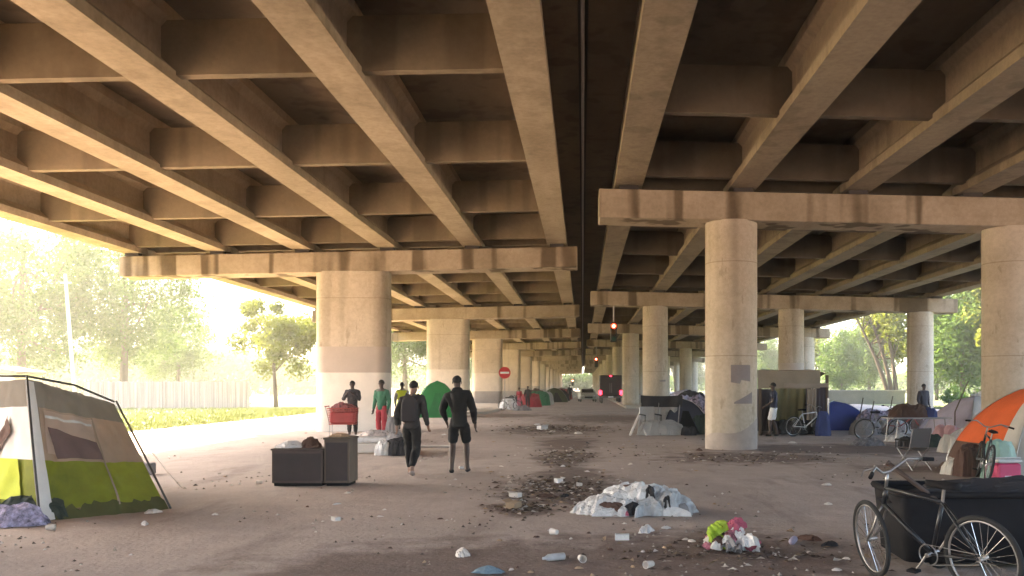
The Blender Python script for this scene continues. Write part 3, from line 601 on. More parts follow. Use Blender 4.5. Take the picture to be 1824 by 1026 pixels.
# big orange, cream and dark tent cut by the right edge
ox, oy = XD(1880, 17.6), 17.6
dome_tent('orange dome tent with cream stripes and dark door, cut by the right edge', ox, oy, 3.6, 2.6, 1.72, .12, [OR, CRE, DG, BRN], POLE,
          stripes=lambda u, v: (1 if .575 < u < .635 else 2 if (.635 <= u < .9 and not (.66 < u < .76 and .35 < v < .75)) else 3 if (u < .575 and v < .3) else 0))
gx_, gy_ = G(768, 744); dome_tent('tall bright green dome tent between the first and second oblong piers', gx_ + .15, gy_ + 1, 2.6, 2.2, 1.95, .2, [GF], POLE, door_m=mat('green_flap', (.02, .17, .045)))
bx, by = G(1496, 767); dome_tent('blue dome tent right of the tarpaulin shelter', bx + .1, by + 1.2, 2.5, 2.2, 1.08, .1, [BLU, BLU, GREYC], POLE, door=False)
nx_, ny_ = G(1214, 774); dome_tent('dark navy tent left of the nearest round column', nx_ + .1, ny_ + .8, 1.9, 1.9, 1.22, .1, [fab('slate_navy_fabric', (.06, .062, .09))], POLE, door_m=BLK)
lx, ly = XD(1738, 27), 27; dome_tent('pale lilac tent behind the orange tent', lx, ly, 2.5, 2.4, 1.35, .3, [LIL, CRE], POLE, door_m=REDC)
fx, fy = XD(987, 92), 92; dome_tent('small olive tent far off in the left row of shelters', fx, fy, 2.6, 2.4, 1.5, .3, [fab('olive_fabric', (.10, .12, .05))], POLE, 'far tents')
dome_tent('small grey tent farther along the left row', XD(1000, 118), 118, 2.6, 2.4, 1.5, .8, [GREYC], POLE, 'far tents', door=False)
dome_tent('tiny pale tent at the far end of the lane left of the dark truck', XD(1010, 145), 145, 2.6, 2.4, 1.5, .8, [CRE], POLE, 'far tents', door=False)
dome_tent('lavender tent far behind the navy one', XD(1222, 46), 46, 2.6, 2.4, 1.5, .5, [LAV], POLE, 'far tents')
# grey, tan and lime cabin tent at left
t = thing('cabin_tent', 'grey, tan and lime green cabin tent standing nearest at the left edge', 'tent', (0, 0, 0))
A0 = Vector((XD(72, 10.8), 10.8, 0)); B0 = Vector((XD(297, 11.95), 11.95, 0)); C0 = A0 + Vector((-2.3, 1.5, 0)); D0 = B0 + Vector((-2.3, 1.6, 0))
A1 = Vector((XD(48, 11.4), 11.4, ZD(675, 11.4))); B1 = Vector((XD(203, 13.3), 13.3, ZD(722, 13.3) + .02)); C1 = A1 + Vector((-2.2, 1.5, -.12)); D1 = B1 + Vector((-1.9, 1.4, -.05))
def FOLD(s_, t_, sd): return .028 * (noise.noise(Vector((s_ * 6 + t_ * 3 + sd, t_ * 2.0, 1))) + .8 * (.4 - abs(noise.noise(Vector((s_ * 9 - 5 * t_, t_ * 2.2, 3 + sd))))) + .5 * (.3 - abs(noise.noise(Vector((s_ * 21 + 9 * t_, t_ * 4, 7 + sd))))))
def s_at(s0, s1, i, n1): return s0 + (s1 - s0) * i / n1
def quad(a_, b_, c_, d_, n1, n2, s0=0, s1=1, t0=0, t1=1, push=0.0, wr=.018, sd=0.0, wt=0.0):    # patch of wall abcd: s along a->b, t up
    nrm = (b_ - a_).cross(d_ - a_).normalized(); vs = []
    for j in range(n2 + 1):
        for i in range(n1 + 1):
            s_ = s0 + (s1 - s0) * i / n1; t_ = t0 + (t1 + wt * (abs(noise.noise(Vector((s_at(s0, s1, i, n1) * 6, sd, 2)))) + .5 * noise.noise(Vector((s_at(s0, s1, i, n1) * 19, sd, 4)))) - t0) * j / n2
            p = (a_ * (1 - s_) + b_ * s_) * (1 - t_) + (d_ * (1 - s_) + c_ * s_) * t_
            sag = -.05 * sin(pi * s_) * sin(pi * t_); k = min(1, 8 * min(s_, 1 - s_, 1)) * 2.0
            q = p * 1.5; wv = FOLD(s_, t_, sd) * k
            vs.append(p + nrm * (push + sag + wv))
    return MB().add(vs, [(j * (n1 + 1) + i, j * (n1 + 1) + i + 1, (j + 1) * (n1 + 1) + i + 1, (j + 1) * (n1 + 1) + i) for j in range(n2) for i in range(n1)])
TAN = fab('tan_fabric', (.52, .39, .30), .1, .5); TGR = fab('taupe_fabric', (.30, .27, .23), .1, .4); LIMF = fab('lime_fabric', (.27, .30, .03), .35, .4, 1.5); MESH = fab('window_mesh', (.16, .10, .09)); WHT = fab('white_fabric', (.75, .72, .68)); SKIRT = fab('dirty_skirt', (.085, .085, .025), .3)
for nm, (a_, b_, c_, d_), al in (('side_wall', (A0, B0, B1, A1), 0), ('front_wall', (C0, A0, A1, C1), 1), ('back_wall', (D0, C0, C1, D1), 2), ('end_wall', (B0, D0, D1, B1), 3)):
    z1, z2 = .42, .80
    w_ = obj(nm, quad(a_, b_, c_, d_, 40, 10, 0, 1, .07, z1, sd=al), LIMF, t, smooth=True)
    obj('skirt', quad(a_, b_, c_, d_, 40, 4, -.01, 1.01, -.02, .075, .016, .018, al, .09), SKIRT, w_, smooth=True)
    obj('upper_panel', quad(a_, b_, c_, d_, 40, 10, 0, 1, z1, z2, .002, sd=al), TAN if al != 1 else WHT, w_, smooth=True)
    obj('top_band', quad(a_, b_, c_, d_, 40, 5, 0, 1, z2, 1, .003, sd=al), TGR, w_, smooth=True)
sw = [o for o in COL.objects if o.parent == t and o.name.startswith('side_wall')][0]; fw = [o for o in COL.objects if o.parent == t and o.name.startswith('front_wall')][0]
def tri(a_, b_, c_, d_, pts, push, sd=0):
    n1 = 12; vs = []; src = quad(a_, b_, c_, d_, 1, 1); nrm = (b_ - a_).cross(d_ - a_).normalized()
    for j in range(n1 + 1):
        for i in range(n1 + 1):
            s0 = [Vector(q).to_3d() for q in pts]; u, v = i / n1, j / n1; q = (s0[0] * (1 - u) + s0[1] * u) * (1 - v) + (s0[3] * (1 - u) + s0[2] * u) * v; s_, t_ = q.x, q.y
            p = (a_ * (1 - s_) + b_ * s_) * (1 - t_) + (d_ * (1 - s_) + c_ * s_) * t_
            wv = FOLD(s_, t_, sd) * min(1, 8 * max(0, min(s_, 1 - s_))) * 2.0
            vs.append(p + nrm * (push + wv - .05 * sin(pi * s_) * sin(pi * t_)))
    return MB().add(vs, [(j * (n1 + 1) + i, j * (n1 + 1) + i + 1, (j + 1) * (n1 + 1) + i + 1, (j + 1) * (n1 + 1) + i) for j in range(n1) for i in range(n1)])
W = (A0, B0, B1, A1)
obj('window_panel', tri(*W, [(.12, .47), (.58, .47), (.62, .78), (.12, .78)], .018), fab('window_flap', (.66, .52, .42), .1, .5), sw, smooth=True)
obj('window_mesh', tri(*W, [(.20, .435), (.62, .435), (.60, .58), (.14, .66)], .028), MESH, sw, smooth=True)
obj('window_bar', tri(*W, [(.12, .72), (.60, .72), (.60, .74), (.12, .74)], .030), WHT, sw, smooth=True)
for s_ in (.06, .615): obj('seam', tri(*W, [(s_, .07), (s_ + .018, .07), (s_ + .018, .8), (s_, .8)], .020), fab('seam_cloth', (.35, .27, .2)), sw, smooth=True)
obj('corner_flap', tri(*W, [(-.02, .0), (.10, .0), (.055, .98), (-.03, .98)], .03), WHT, sw, smooth=True)
W = (C0, A0, A1, C1)
obj('door_flap', tri(*W, [(.55, .35), (.80, .62), (.80, .74), (.55, .45)], .03, 1), BRN, fw, smooth=True)
obj('door_panel', tri(*W, [(.4, .12), (.84, .12), (.84, .42), (.4, .42)], .03, 1), fab('bright_lime', (.55, .62, .05)), fw, smooth=True)
ap = (A1 + B1 + C1 + D1) / 4 + Vector((0, 0, .16)); b = MB()
for p, q in ((A1, B1), (B1, D1), (D1, C1), (C1, A1)):
    vs = []; n1 = 8
    for j in range(n1 + 1):
        for i in range(n1 + 1): u, v = i / n1, j / n1; e_ = p * (1 - u) + q * u; pt = e_ * (1 - v) + ap * v; pt.z += -.04 * sin(pi * v) * sin(pi * u) + .012 * noise.noise(pt * 4); vs.append(pt)
    b.add(vs, [(j * (n1 + 1) + i, j * (n1 + 1) + i + 1, (j + 1) * (n1 + 1) + i + 1, (j + 1) * (n1 + 1) + i) for j in range(n1) for i in range(n1)])
obj('roof', b, TGR, t, smooth=True)
FR = mat('tent_frame', (.05, .045, .04), .5)
b = MB(); up = Vector((0, 0, .07))
for p, q in ((A1, B1), (A1, C1)): b.tube([p + up * .5, (p + q) / 2 + up * 1.5, q + up * .5], .016, 6)
obj('ridge_pole', b, FR, t, smooth=True)
for p, q in ((A0, A1), (B0, B1), (C0, C1), (D0, D1)):
    o_ = (q - ap); o_.z = 0; o_ = o_.normalized() * .05; b = MB(); b.tube([p + o_, p * .5 + q * .5 + o_ * 1.2, q + o_ * .6 + up * .6], .014, 6); obj('frame_pole', b, FR, t, smooth=True)
b = MB(); b.cbox((*G(262, 845), .11), (.26, .2, .22), bev=.02); tag(obj('small_box', b, GREYC), 'small grey box on the ground just behind the sloping right side of the cabin tent', 'box')
bpy.data.objects[-1] if False else None
for px_, pt_, lb in ((322, B1, 'taut guy line from the rear right corner of the cabin tent'), (285, (B0 + B1) / 2, 'short guy line from the middle of the sloping pole of the cabin tent')):
    gx2, gy2 = G(px_, 868); m = MB(); m.tube([pt_, (pt_.x * .5 + gx2 * .5, pt_.y * .5 + gy2 * .5, pt_.z * .5 - .02), (gx2, gy2, 0)], .004, 4); tag(obj('guy_line', m, CRE), lb, 'rope')
lf = MB(); rnd = random.Random(19)
for _ in range(2200):
    c = rnd.choice(((1000, 872, 1.0, 2.2), (1000, 872, .8, 1.6), (985, 764, 1.6, 4.0), (1000, 872, 1.2, 2.4), (1005, 815, .6, 2.6), (930, 905, .5, .8), (985, 764, 2.2, 3), (1300, 985, 1.2, 1.0), (1330, 815, 2.0, 1.8)))
    x, y = G(c[0], c[1]); x += rnd.gauss(0, .55) * c[2]; y += rnd.gauss(0, .5) * c[3]
    if y < 5: continue
    s_ = rnd.uniform(.015, .045) * (1 + y / 30); a_ = rnd.random() * 6.28; o = len(lf.v); z = gz(x, y) + .004
    lf.v += [(x - s_ * cos(a_), y - s_ * sin(a_), z), (x + s_ * .4 * sin(a_), y - s_ * .4 * cos(a_), z + s_ * rnd.random() * .7), (x + s_ * cos(a_), y + s_ * sin(a_), z + s_ * .3 * rnd.random()), (x - s_ * .4 * sin(a_), y + s_ * .4 * cos(a_), z + s_ * rnd.random() * .5)]; lf.f.append((o, o + 1, o + 2, o + 3)); lf.mi.append(rnd.choice((0, 0, 0, 1, 1, 2)))
me = bpy.data.meshes.new('leaf_litter'); me.from_pydata(lf.v, [], lf.f); me.polygons.foreach_set('material_index', lf.mi)
tag(obj('leaf_litter', me, [mat('dead_leaf', (.07, .042, .028)), mat('dead_leaf_pale', (.20, .14, .09)), mat('leaf_scrap', (.5, .44, .38))]), 'dark dead leaves and scraps trodden into the muddy strip', 'leaf litter', kind='stuff')
cx_, cy_ = G(30, 935); heap('laundry_pile', 'pile of white and lavender laundry at the foot of the cabin tent', 'laundry', cx_, cy_, .75, .5, .25, fab('mixed_laundry', (.35, .32, .45), .9, .1, 14), 61)
heap('rag', 'dark rag behind the lavender laundry by the cabin tent door', 'rag', cx_ - .1, cy_ + .5, .8, .4, .28, DG, 62)
# ---------------------------------------------------------------- people
SKD = mat('dark_skin', (.07, .04, .03), .6, .08, 6); SKM = mat('brown_skin', (.28, .16, .11), .6, .08, 6)
HAIR = mat('black_hair', (.012, .010, .010), .8); BLKC = fab('black_fabric', (.010, .009, .010), .2, .0); CHAR = fab('charcoal_fabric', (.035, .03, .03), .2, .0)
def person(label, x, y, rz, H, top, bottom, skin=SKD, shorts=False, sleeves='long', pose=None, hood=False, hat=None, backpack=None, shoe=None, group=None, bulk=1.0, vest=None, cat='person', hem=.10, fold_hood=False):
    """local +Y is the way the person faces"""
    s = H / 1.78; t = thing('person', label, cat, (x, y, 0), rz, group)
    J = dict(pel=(0, 0, .96), wai=(0, 0, 1.12), che=(0, .0, 1.30), up=(0, 0, 1.43), nk=(0, .01, 1.53), jaw=(0, .03, 1.60), hd=(0, .03, 1.67), cr=(0, .02, 1.735),
             shL=(-.18, 0, 1.44), elL=(-.25, -.03, 1.15), wrL=(-.25, .06, .90), shR=(.18, 0, 1.44), elR=(.25, -.03, 1.15), wrR=(.25, .06, .90),
             hpL=(-.09, 0, .93), knL=(-.10, .03, .50), anL=(-.10, 0, .09), hpR=(.09, 0, .93), knR=(.10, .03, .50), anR=(.10, 0, .09))
    J.update(pose or {}); J = {k: Vector(v) * s for k, v in J.items()}
    V = []; E = []; Rr = []
    def av(p, r, link=None):
        V.append(tuple(p)); Rr.append(tuple(q * s for q in r) if isinstance(r, tuple) else r * s)
        if link is not None: E.append((link, len(V) - 1))
        return len(V) - 1
    pe = av(J['pel'], (.135, .11)); wa = av(J['wai'], (.125, .095), pe); ch = av(J['che'], (.15, .11), wa); up = av(J['up'], (.12, .09), ch)
    nk = av(J['nk'], .052, up); jw = av(J['jaw'], (.060, .070), nk); hd = av(J['hd'], (.074, .090), jw); av(J['cr'], (.055, .066), hd)
    for sd in 'LR':
        sg = -1 if sd == 'L' else 1
        sh = av(J['sh' + sd], .065, up); el = av(J['el' + sd], .042, sh); wr = av(J['wr' + sd], .028, el)
        d = (J['wr' + sd] - J['el' + sd]).normalized(); pm = J['wr' + sd] + d * .055 * s; pa = av(pm, (.034, .020), wr)
        side = Vector((0, 1, 0)) if abs(d.y) < .8 else Vector((0, 0, 1)); side = (side - d * side.dot(d)).normalized(); inn = d.cross(side) * (1 if sd == 'L' else -1)
        for k in range(4):
            L = (.070, .080, .075, .058)[k]; o = side * (.027 - .018 * k) * s; b = av(pm + o + d * .035 * s, .011, pa); c = av(pm + o + d * (.035 + L * .55) * s, .0095, b); av(pm + o + d * (.035 + L * .85) * s - inn * .028 * s, .008, c)
        b = av(pm + side * .04 * s, .012, pa); av(pm + side * .06 * s + d * .04 * s, .010, b)
        hp = av(J['hp' + sd], .088, pe); kn = av(J['kn' + sd], .060, hp); dn = J['an' + sd] - J['kn' + sd]
        cf = av(J['kn' + sd] + dn * .3 + Vector((0, -.018 * s, 0)), .064, kn); an = av(J['an' + sd], .036, cf)
        fwd = Vector((0, 1, 0)); ft = J.get('toe' + sd, J['an' + sd] + Vector((sg * .02, .15, -.055)) * s)
        av(J['an' + sd] + Vector((0, -.04, -.05)) * s, .035, an); av(ft, (.042, .028), an)
    me = skin_mesh('body', V, E, Rr, 0); body = obj('body', me, skin, t)
    bm = bmesh.new(); bm.from_mesh(me)
    m = MB(); hc = J['hd']
    m.ell(hc + Vector((0, .095, -.005)) * s, (.013 * s, .02 * s, .022 * s), 8, 6)
    for q in (-1, 1): m.ell(hc + Vector((q * .078, .0, -.005)) * s, (.010 * s, .02 * s, .032 * s), 8, 6)
    ex = m.mesh('x'); bm.from_mesh(ex); bm.to_mesh(me); bm.free(); bpy.data.meshes.remove(ex)
    for p in me.polygons: p.use_smooth = True
    m = MB()
    for q in (-1, 1): m.ell(hc + Vector((q * .031, .083, .012)) * s, (.013 * s, .008 * s, .008 * s), 8, 6)
    obj('eyes', m, mat('eye', (.04, .03, .03), .2), t); m = MB(); m.ell(hc + Vector((0, .086, -.048)) * s, (.024 * s, .008 * s, .008 * s), 8, 6); obj('mouth', m, mat('lips', (.16, .06, .05), .5), t)
    m = MB(); M = Matrix.Rotation(R(18), 4, 'X'); m.ell(hc + Vector((0, -.016, .028)) * s, (.086 * s, .100 * s, .098 * s), 16, 10, M=M, jit=.08, zc=-.15); obj('hair', m, HAIR, t, smooth=True)
    def part(name, chain, m_, root=0, sub=2):
        vs, ed, rr = [], [], []
        for (p, r, lk) in chain:
            vs.append(tuple(p)); rr.append(tuple(q * s for q in r) if isinstance(r, tuple) else r * s)
            if lk is not None: ed.append((lk, len(vs) - 1))
        me_ = skin_mesh(name, vs, ed, rr, root, 3); am = .013 if name != 'shoe' else .003
        for v_ in me_.vertices:
            q = v_.co; v_.co = q + v_.normal * am * ((.35 - abs(noise.noise(Vector((q.x * 7 + x, q.y * 7, q.z * 9 + y))))) * 1.5 + noise.noise(Vector((q.x * 15, q.y * 15 + x, q.z * 18))) * .6)
        return obj(name, me_, m_, t)
    bk = bulk; top_c = [(J['che'], (.180 * bk, .135 * bk), None), (J['wai'], (.165 * bk, .128 * bk), 0), (J['pel'] + Vector((0, 0, .0)), (.170 * bk, .138 * bk), 1), (J['up'] - Vector((0, 0, .0)), (.17, .115), 0), (J['nk'] - Vector((0, 0, .01)) * s, (.084, .078), 3), (J['pel'] - Vector((0, 0, hem)) * s, (.176 * bk, .142 * bk), 2)]
    for sd in 'LR':
        i0 = len(top_c); top_c.append((J['sh' + sd] - Vector((0, 0, .01)), .086 * bk, 3)); a_, b_ = J['sh' + sd], J['el' + sd]
        if sleeves == 'long': top_c += [(b_, .064 * bk, i0), (b_ * .5 + J['wr' + sd] * .5, .052, i0 + 1), (J['wr' + sd], .038, i0 + 2)]
        else: top_c += [(a_ * .35 + b_ * .65, .068, i0)]
    part('top', top_c, top)
    bt = [(J['pel'], (.150, .125), None), (J['wai'] * .7 + J['pel'] * .3, (.142, .112), 0)]
    for sd in 'LR':
        i0 = len(bt); bt += [(J['hp' + sd] - Vector((0, 0, .02)), .108, 0)]
        if shorts: bt += [(J['hp' + sd] * .3 + J['kn' + sd] * .7, .100, i0), (J['kn' + sd] + Vector((0, 0, .03)), .092, i0 + 1)]
        else: bt += [(J['kn' + sd], .078, i0), (J['kn' + sd] * .65 + J['an' + sd] * .35 + Vector((0, -.018 * s, 0)), .082, i0 + 1), (J['an' + sd] * .7 + J['kn' + sd] * .3, .064, i0 + 2), (J['an' + sd] + Vector((0, 0, .04)), .054, i0 + 3)]
    part('shorts' if shorts else 'trousers', bt, bottom)
    for sd in 'LR':
        sg = -1 if sd == 'L' else 1; an = J['an' + sd]; to = J.get('toe' + sd, an + Vector((sg * .02, .15, -.055)) * s)
        part('shoe', [(an + Vector((0, -.04, -.045)) * s, (.046, .040), None), ((an + to) / 2 + Vector((0, 0, -.02)) * s, (.048, .036), 0), (to, (.050, .032), 1)], shoe or BLKC)
    if hood: part('hood', [(J['nk'] + Vector((0, -.03, .0)) * s, (.11, .09), None), (J['hd'] + Vector((0, -.03, .0)) * s, (.105, .11), 0), (J['cr'] + Vector((0, -.03, 0)) * s, (.075, .08), 1)], top)
    if fold_hood: part('hood', [(J['nk'] + Vector((0, -.075, -.02)) * s, (.10, .055), None), (J['nk'] + Vector((.07, -.03, .0)) * s, (.05, .05), 0), (J['nk'] + Vector((-.07, -.03, .0)) * s, (.05, .05), 0)], top)
    if hat:
        m = MB(); m.ell(hc + Vector((0, -.0, .035)) * s, (.094 * s, .108 * s, .088 * s), 16, 8, zc=0); m.ell(hc + Vector((0, .10, .035)) * s, (.06 * s, .07 * s, .008 * s), 12, 6); obj('cap', m, hat, t, smooth=True)
    if vest: part('vest', [(J['che'], (.200, .150), None), (J['wai'], (.180, .140), 0), (J['up'], (.165, .115), 0)], vest)
    if backpack:
        m = MB(); c = J['che'] + Vector((0, -.20, -.05)) * s
        rings = [];
        for z_, w_, d_ in ((-.24, .10, .05), (-.22, .145, .085), (-.05, .15, .10), (.12, .14, .085), (.20, .10, .05), (.22, .05, .02)): rings.append([c + Vector((a_ * w_ / .15 , b_ * d_ / .1, z_)) * s for a_, b_ in rrect(.15, .1, .05, 4)])
        m.loft(rings); bp = obj('backpack', m, backpack, None, smooth='auto'); bp.matrix_world = Matrix.Translation((x, y, 0)) @ Matrix.Rotation(rz, 4, 'Z')
        tag(bp, 'dark bulging backpack worn by the walker in the charcoal jacket', 'backpack')
        for q in (-1, 1): m = MB(); m.tube([c + Vector((q * .10, .09, .18)) * s, J['up'] + Vector((q * .11, -.02, .095)) * s, J['up'] + Vector((q * .12, .115, .02)) * s, J['che'] + Vector((q * .14, .145, -.08)) * s, c + Vector((q * .13, .10, -.17)) * s], .018 * s, 6); obj('strap', m, backpack, bp)
    return t
walkL = dict(up=(.01, .03, 1.43), shL=(-.17, .02, 1.42), shR=(.19, .04, 1.45), che=(.01, .02, 1.30), pel=(0, 0, .955), anR=(.08, -.30, .16), knR=(.10, -.02, .51), toeR=(.08, -.19, .03), anL=(-.08, .20, .09), knL=(-.10, .20, .52), elL=(-.24, -.14, 1.18), wrL=(-.25, -.10, .93), elR=(.25, -.02, 1.16), wrR=(.27, .14, .94), nk=(.01, .05, 1.52), jaw=(.015, .08, 1.58), hd=(.02, .10, 1.65), cr=(.02, .10, 1.71))
x, y = G(733, 848); person('walker in charcoal jacket and long dark trousers with a backpack, left of the walking pair', x, y, R(-4), 1.76, CHAR, BLKC, SKM, pose=walkL, backpack=fab('backpack_cloth', (.04, .034, .036), .2, 0), shoe=mat('pale_shoe', (.35, .28, .25)), hood=False)
walkR = dict(anL=(-.12, -.20, .12), knL=(-.12, .02, .51), toeL=(-.13, -.06, .03), anR=(.13, .16, .09), knR=(.12, .17, .52), che=(-.02, 0, 1.30), up=(-.03, 0, 1.43), nk=(-.03, .01, 1.53), jaw=(-.04, .03, 1.60), hd=(-.045, .04, 1.67), cr=(-.05, .03, 1.735), shL=(-.22, .02, 1.41), shR=(.16, -.02, 1.45), elL=(-.31, .0, 1.16), wrL=(-.25, .14, .95), elR=(.26, -.08, 1.17), wrR=(.29, -.02, .90))
x, y = G(818, 843); person('broad man in black hooded top and black shorts, right of the walking pair', x, y, R(3), 1.84, BLKC, BLKC, SKD, shorts=True, pose=walkR, bulk=1.12, hem=.16, fold_hood=True)
x, y = XD(628, 29), 29; person('person in dark printed top with both hands raised to the chin behind the red cart', x, y, R(175), 1.82, fab('dark_print', (.035, .03, .035), .9, 0, 18), BLKC, SKD, pose=dict(elL=(-.27, .10, 1.18), wrL=(-.12, .24, 1.35), elR=(.27, .10, 1.18), wrR=(.12, .24, 1.35)))
x, y = XD(680, 27.5), 27.5; person('person in green jacket and red trousers by the corner of the first oblong pier', x, y, R(160), 1.84, fab('teal_green_cloth', (.035, .14, .08), .15, 0), fab('red_trousers', (.45, .05, .07), .1, 0), SKD, sleeves='long', bulk=.95)
x, y = XD(716, 34), 34; person('person in yellow hi-vis vest and white cap half hidden behind the left walker', x, y, R(5), 1.80, fab('grey_shirt', (.3, .3, .3), .1, 0), CHAR, SKD, vest=mat('hi_vis', (.62, .72, .03), .7), hat=mat('white_cap', (.8, .8, .8)))
x, y = XD(1378, 29.2), 29.2; person('person in dark shirt and white shorts standing at the tarpaulin shelter', x, y, R(70), 1.76, fab('slate_shirt', (.05, .05, .08), .1, 0), fab('white_shorts', (.82, .80, .78), .05, 0), SKD, shorts=True, sleeves='short', hem=.0, pose=dict(anR=(.1, -.12, .09), anL=(-.10, .10, .09), knL=(-.1, .12, .5), wrL=(-.20, .25, 1.0), elL=(-.22, 0, 1.16)))
x, y = XD(1645, 36), 36; person('person in dark coat bending among the clutter before the third round column', x, y, R(200), 1.74, fab('dark_coat', (.045, .04, .05), .1, 0), CHAR, SKD, bulk=1.12)
x, y = XD(1015, 105), 105; person('small far figure in black left of the dark truck', x, y, R(10), 1.8, BLKC, BLKC, SKD)
x, y = XD(925, 64), 64; person('person in red top and pink trousers among the far left row of belongings', x, y, R(150), 1.55, REDC, PINK, SKM, pose=dict(wrL=(-.12, .3, 1.1), wrR=(.12, .3, 1.1)))
x, y = XD(940, 68), 68; person('person in grey behind the figure in red', x, y, R(190), 1.65, CHAR, CHAR, SKD)
# ---------------------------------------------------------------- bicycles
def bicycle(label, x, y, rz, frame_m=None, lean=0, detail=True, scale=1, steer=0, group='bicycles', rimm=None, z=0):
    fm_ = frame_m or mat('black_paint', (.015, .015, .017), .35); rimm = rimm or CHR
    t = thing('bicycle', label, 'bicycle', (x, y, z), rz, group, scale); t.rotation_euler = (lean, 0, rz); WR = .335
    def wheel(cx, st=0):
        wt = bpy.data.objects.new('wheel', None); COL.objects.link(wt); wt.parent = t; wt.location = (cx, 0, WR); wt.rotation_euler = (0, 0, st); wt.empty_display_size = .1
        b = MB(); b.torus((0, 0, 0), (0, 1, 0), WR - .02, .021, 40, 8); obj('tyre', b, RUB, wt, smooth=True)
        b = MB(); b.torus((0, 0, 0), (0, 1, 0), WR - .045, .010, 40, 6); obj('rim', b, rimm, wt, smooth=True)
        b = MB(); n_ = 24
        for k in range(n_): a_ = 2 * pi * k / n_; q = a_ + (.5 if k % 2 else -.5); b.tube([(.02 * cos(q), (.03 if k % 4 < 2 else -.03), .02 * sin(q)), ((WR - .05) * cos(a_), 0, (WR - .05) * sin(a_))], .0022, 4)
        obj('spokes', b, CHR, wt); b = MB(); b.tube([(0, -.05, 0), (0, .05, 0)], .022, 10); obj('hub', b, MET, wt)
    wheel(-.51); wheel(.55, steer)
    hdt, hdb = (.34, 0, .80), (.38, 0, .66); bb = (-.06, 0, .30); st = (-.20, 0, .74); ra = (-.51, 0, WR)
    b = MB(); b.tube([st, hdt], .017, 8); b.tube([bb, hdb], .020, 8); b.tube([bb, st], .017, 8); b.tube([hdt, hdb], .020, 8)
    for q in (-.045, .045): b.tube([(st[0], q * .3, st[2]), (ra[0], q, ra[2])], .009, 6); b.tube([(bb[0], q * .6, bb[2]), (ra[0], q, ra[2])], .010, 6)
    obj('frame', b, fm_, t, smooth=True); b = MB()
    for q in (-.05, .05): b.tube([hdb, (.40, q, .60), (.47, q, .45), (.55, q, WR)], .011, 6)
    obj('fork', b, rimm if steer else fm_, t, smooth=True)
    b = MB(); b.tube([hdt, (.31, 0, .93)], .014, 8); b.tube([(.20, -.33, 1.0), (.26, -.2, 1.02), (.32, -.05, .94), (.32, .05, .94), (.26, .2, 1.02), (.20, .33, 1.0)], .012, 8); hb = obj('handlebar', b, MET, t, smooth=True)
    for q in (-1, 1):
        b = MB(); b.tube([(.195, q * .32, .999), (.15, q * .40, .985)], .017, 8); obj('grip', b, BLK, hb, smooth=True)
        b = MB(); b.tube([(.27, q * .2, 1.015), (.33, q * .26, 1.0), (.30, q * .33, .97)], .006, 6); obj('brake_lever', b, MET, hb)
    b = MB(); b.tube([st, (-.225, 0, .86)], .013, 8); obj('seat_post', b, MET, t)
    b = MB(); b.loft([[(px_, q * w_, .865 + h_) for q, h_ in ((-1, 0), (-.8, .03), (0, .045), (.8, .03), (1, 0), (0, -.02))] for px_, w_ in ((-.36, .03), (-.34, .075), (-.27, .085), (-.18, .04), (-.08, .022), (-.06, .01))]); obj('saddle', b, BLK, t, smooth=True)
    b = MB(); b.tube([(-.06, -.07, .30), (-.06, .07, .30)], .02, 8); b.torus((-.06, .05, .30), (0, 1, 0), .085, .006, 24, 4); b.tube([(-.06, .08, .30), (.04, .08, .17)], .010, 6); b.tube([(-.06, -.08, .30), (-.16, -.08, .43)], .010, 6); cr = obj('crank', b, MET, t)
    for q, c in ((1, (.04, .12, .17)), (-1, (-.16, -.12, .43))): b = MB(); b.cbox(c, (.09, .07, .02)); obj('pedal', b, BLK, cr)
    b = MB(); b.tube([(-.06, .05, .385), (-.51, .05, WR + .04)], .004, 4); b.tube([(-.06, .05, .215), (-.51, .05, WR - .04)], .004, 4); obj('chain', b, MET, t)
    return t
bicycle('black bicycle standing nearest at the bottom right before the black cart', XD(1655, 7.25), 7.25, R(122), lean=R(-8), steer=R(-25), rimm=MET)
bicycle('bicycle leaning beside the pink cooler in front of the orange tent', XD(1738, 15.8), 15.6, R(75), lean=R(10), group='bicycles')
bicycle('upturned looking old bicycle among the clutter right of the blue tent', XD(1566, 27.5), 27.5, R(5), mat('grey_paint', (.3, .3, .32), .4), lean=R(14))
bicycle('red framed bicycle lying against the clutter by the third column', XD(1606, 30), 30, R(-20), mat('red_paint', (.4, .05, .04), .4), lean=R(-18))
bicycle('far bicycle parked by the do not enter sign', XD(908, 61), 61, R(20), mat('white_paint', (.7, .7, .7), .4), lean=R(4))
bicycle('white bicycle leaning inside the tarpaulin shelter', XD(1436, 29.4), 29.4, R(20), mat('white_paint', (.7, .7, .7), .4), lean=R(6))
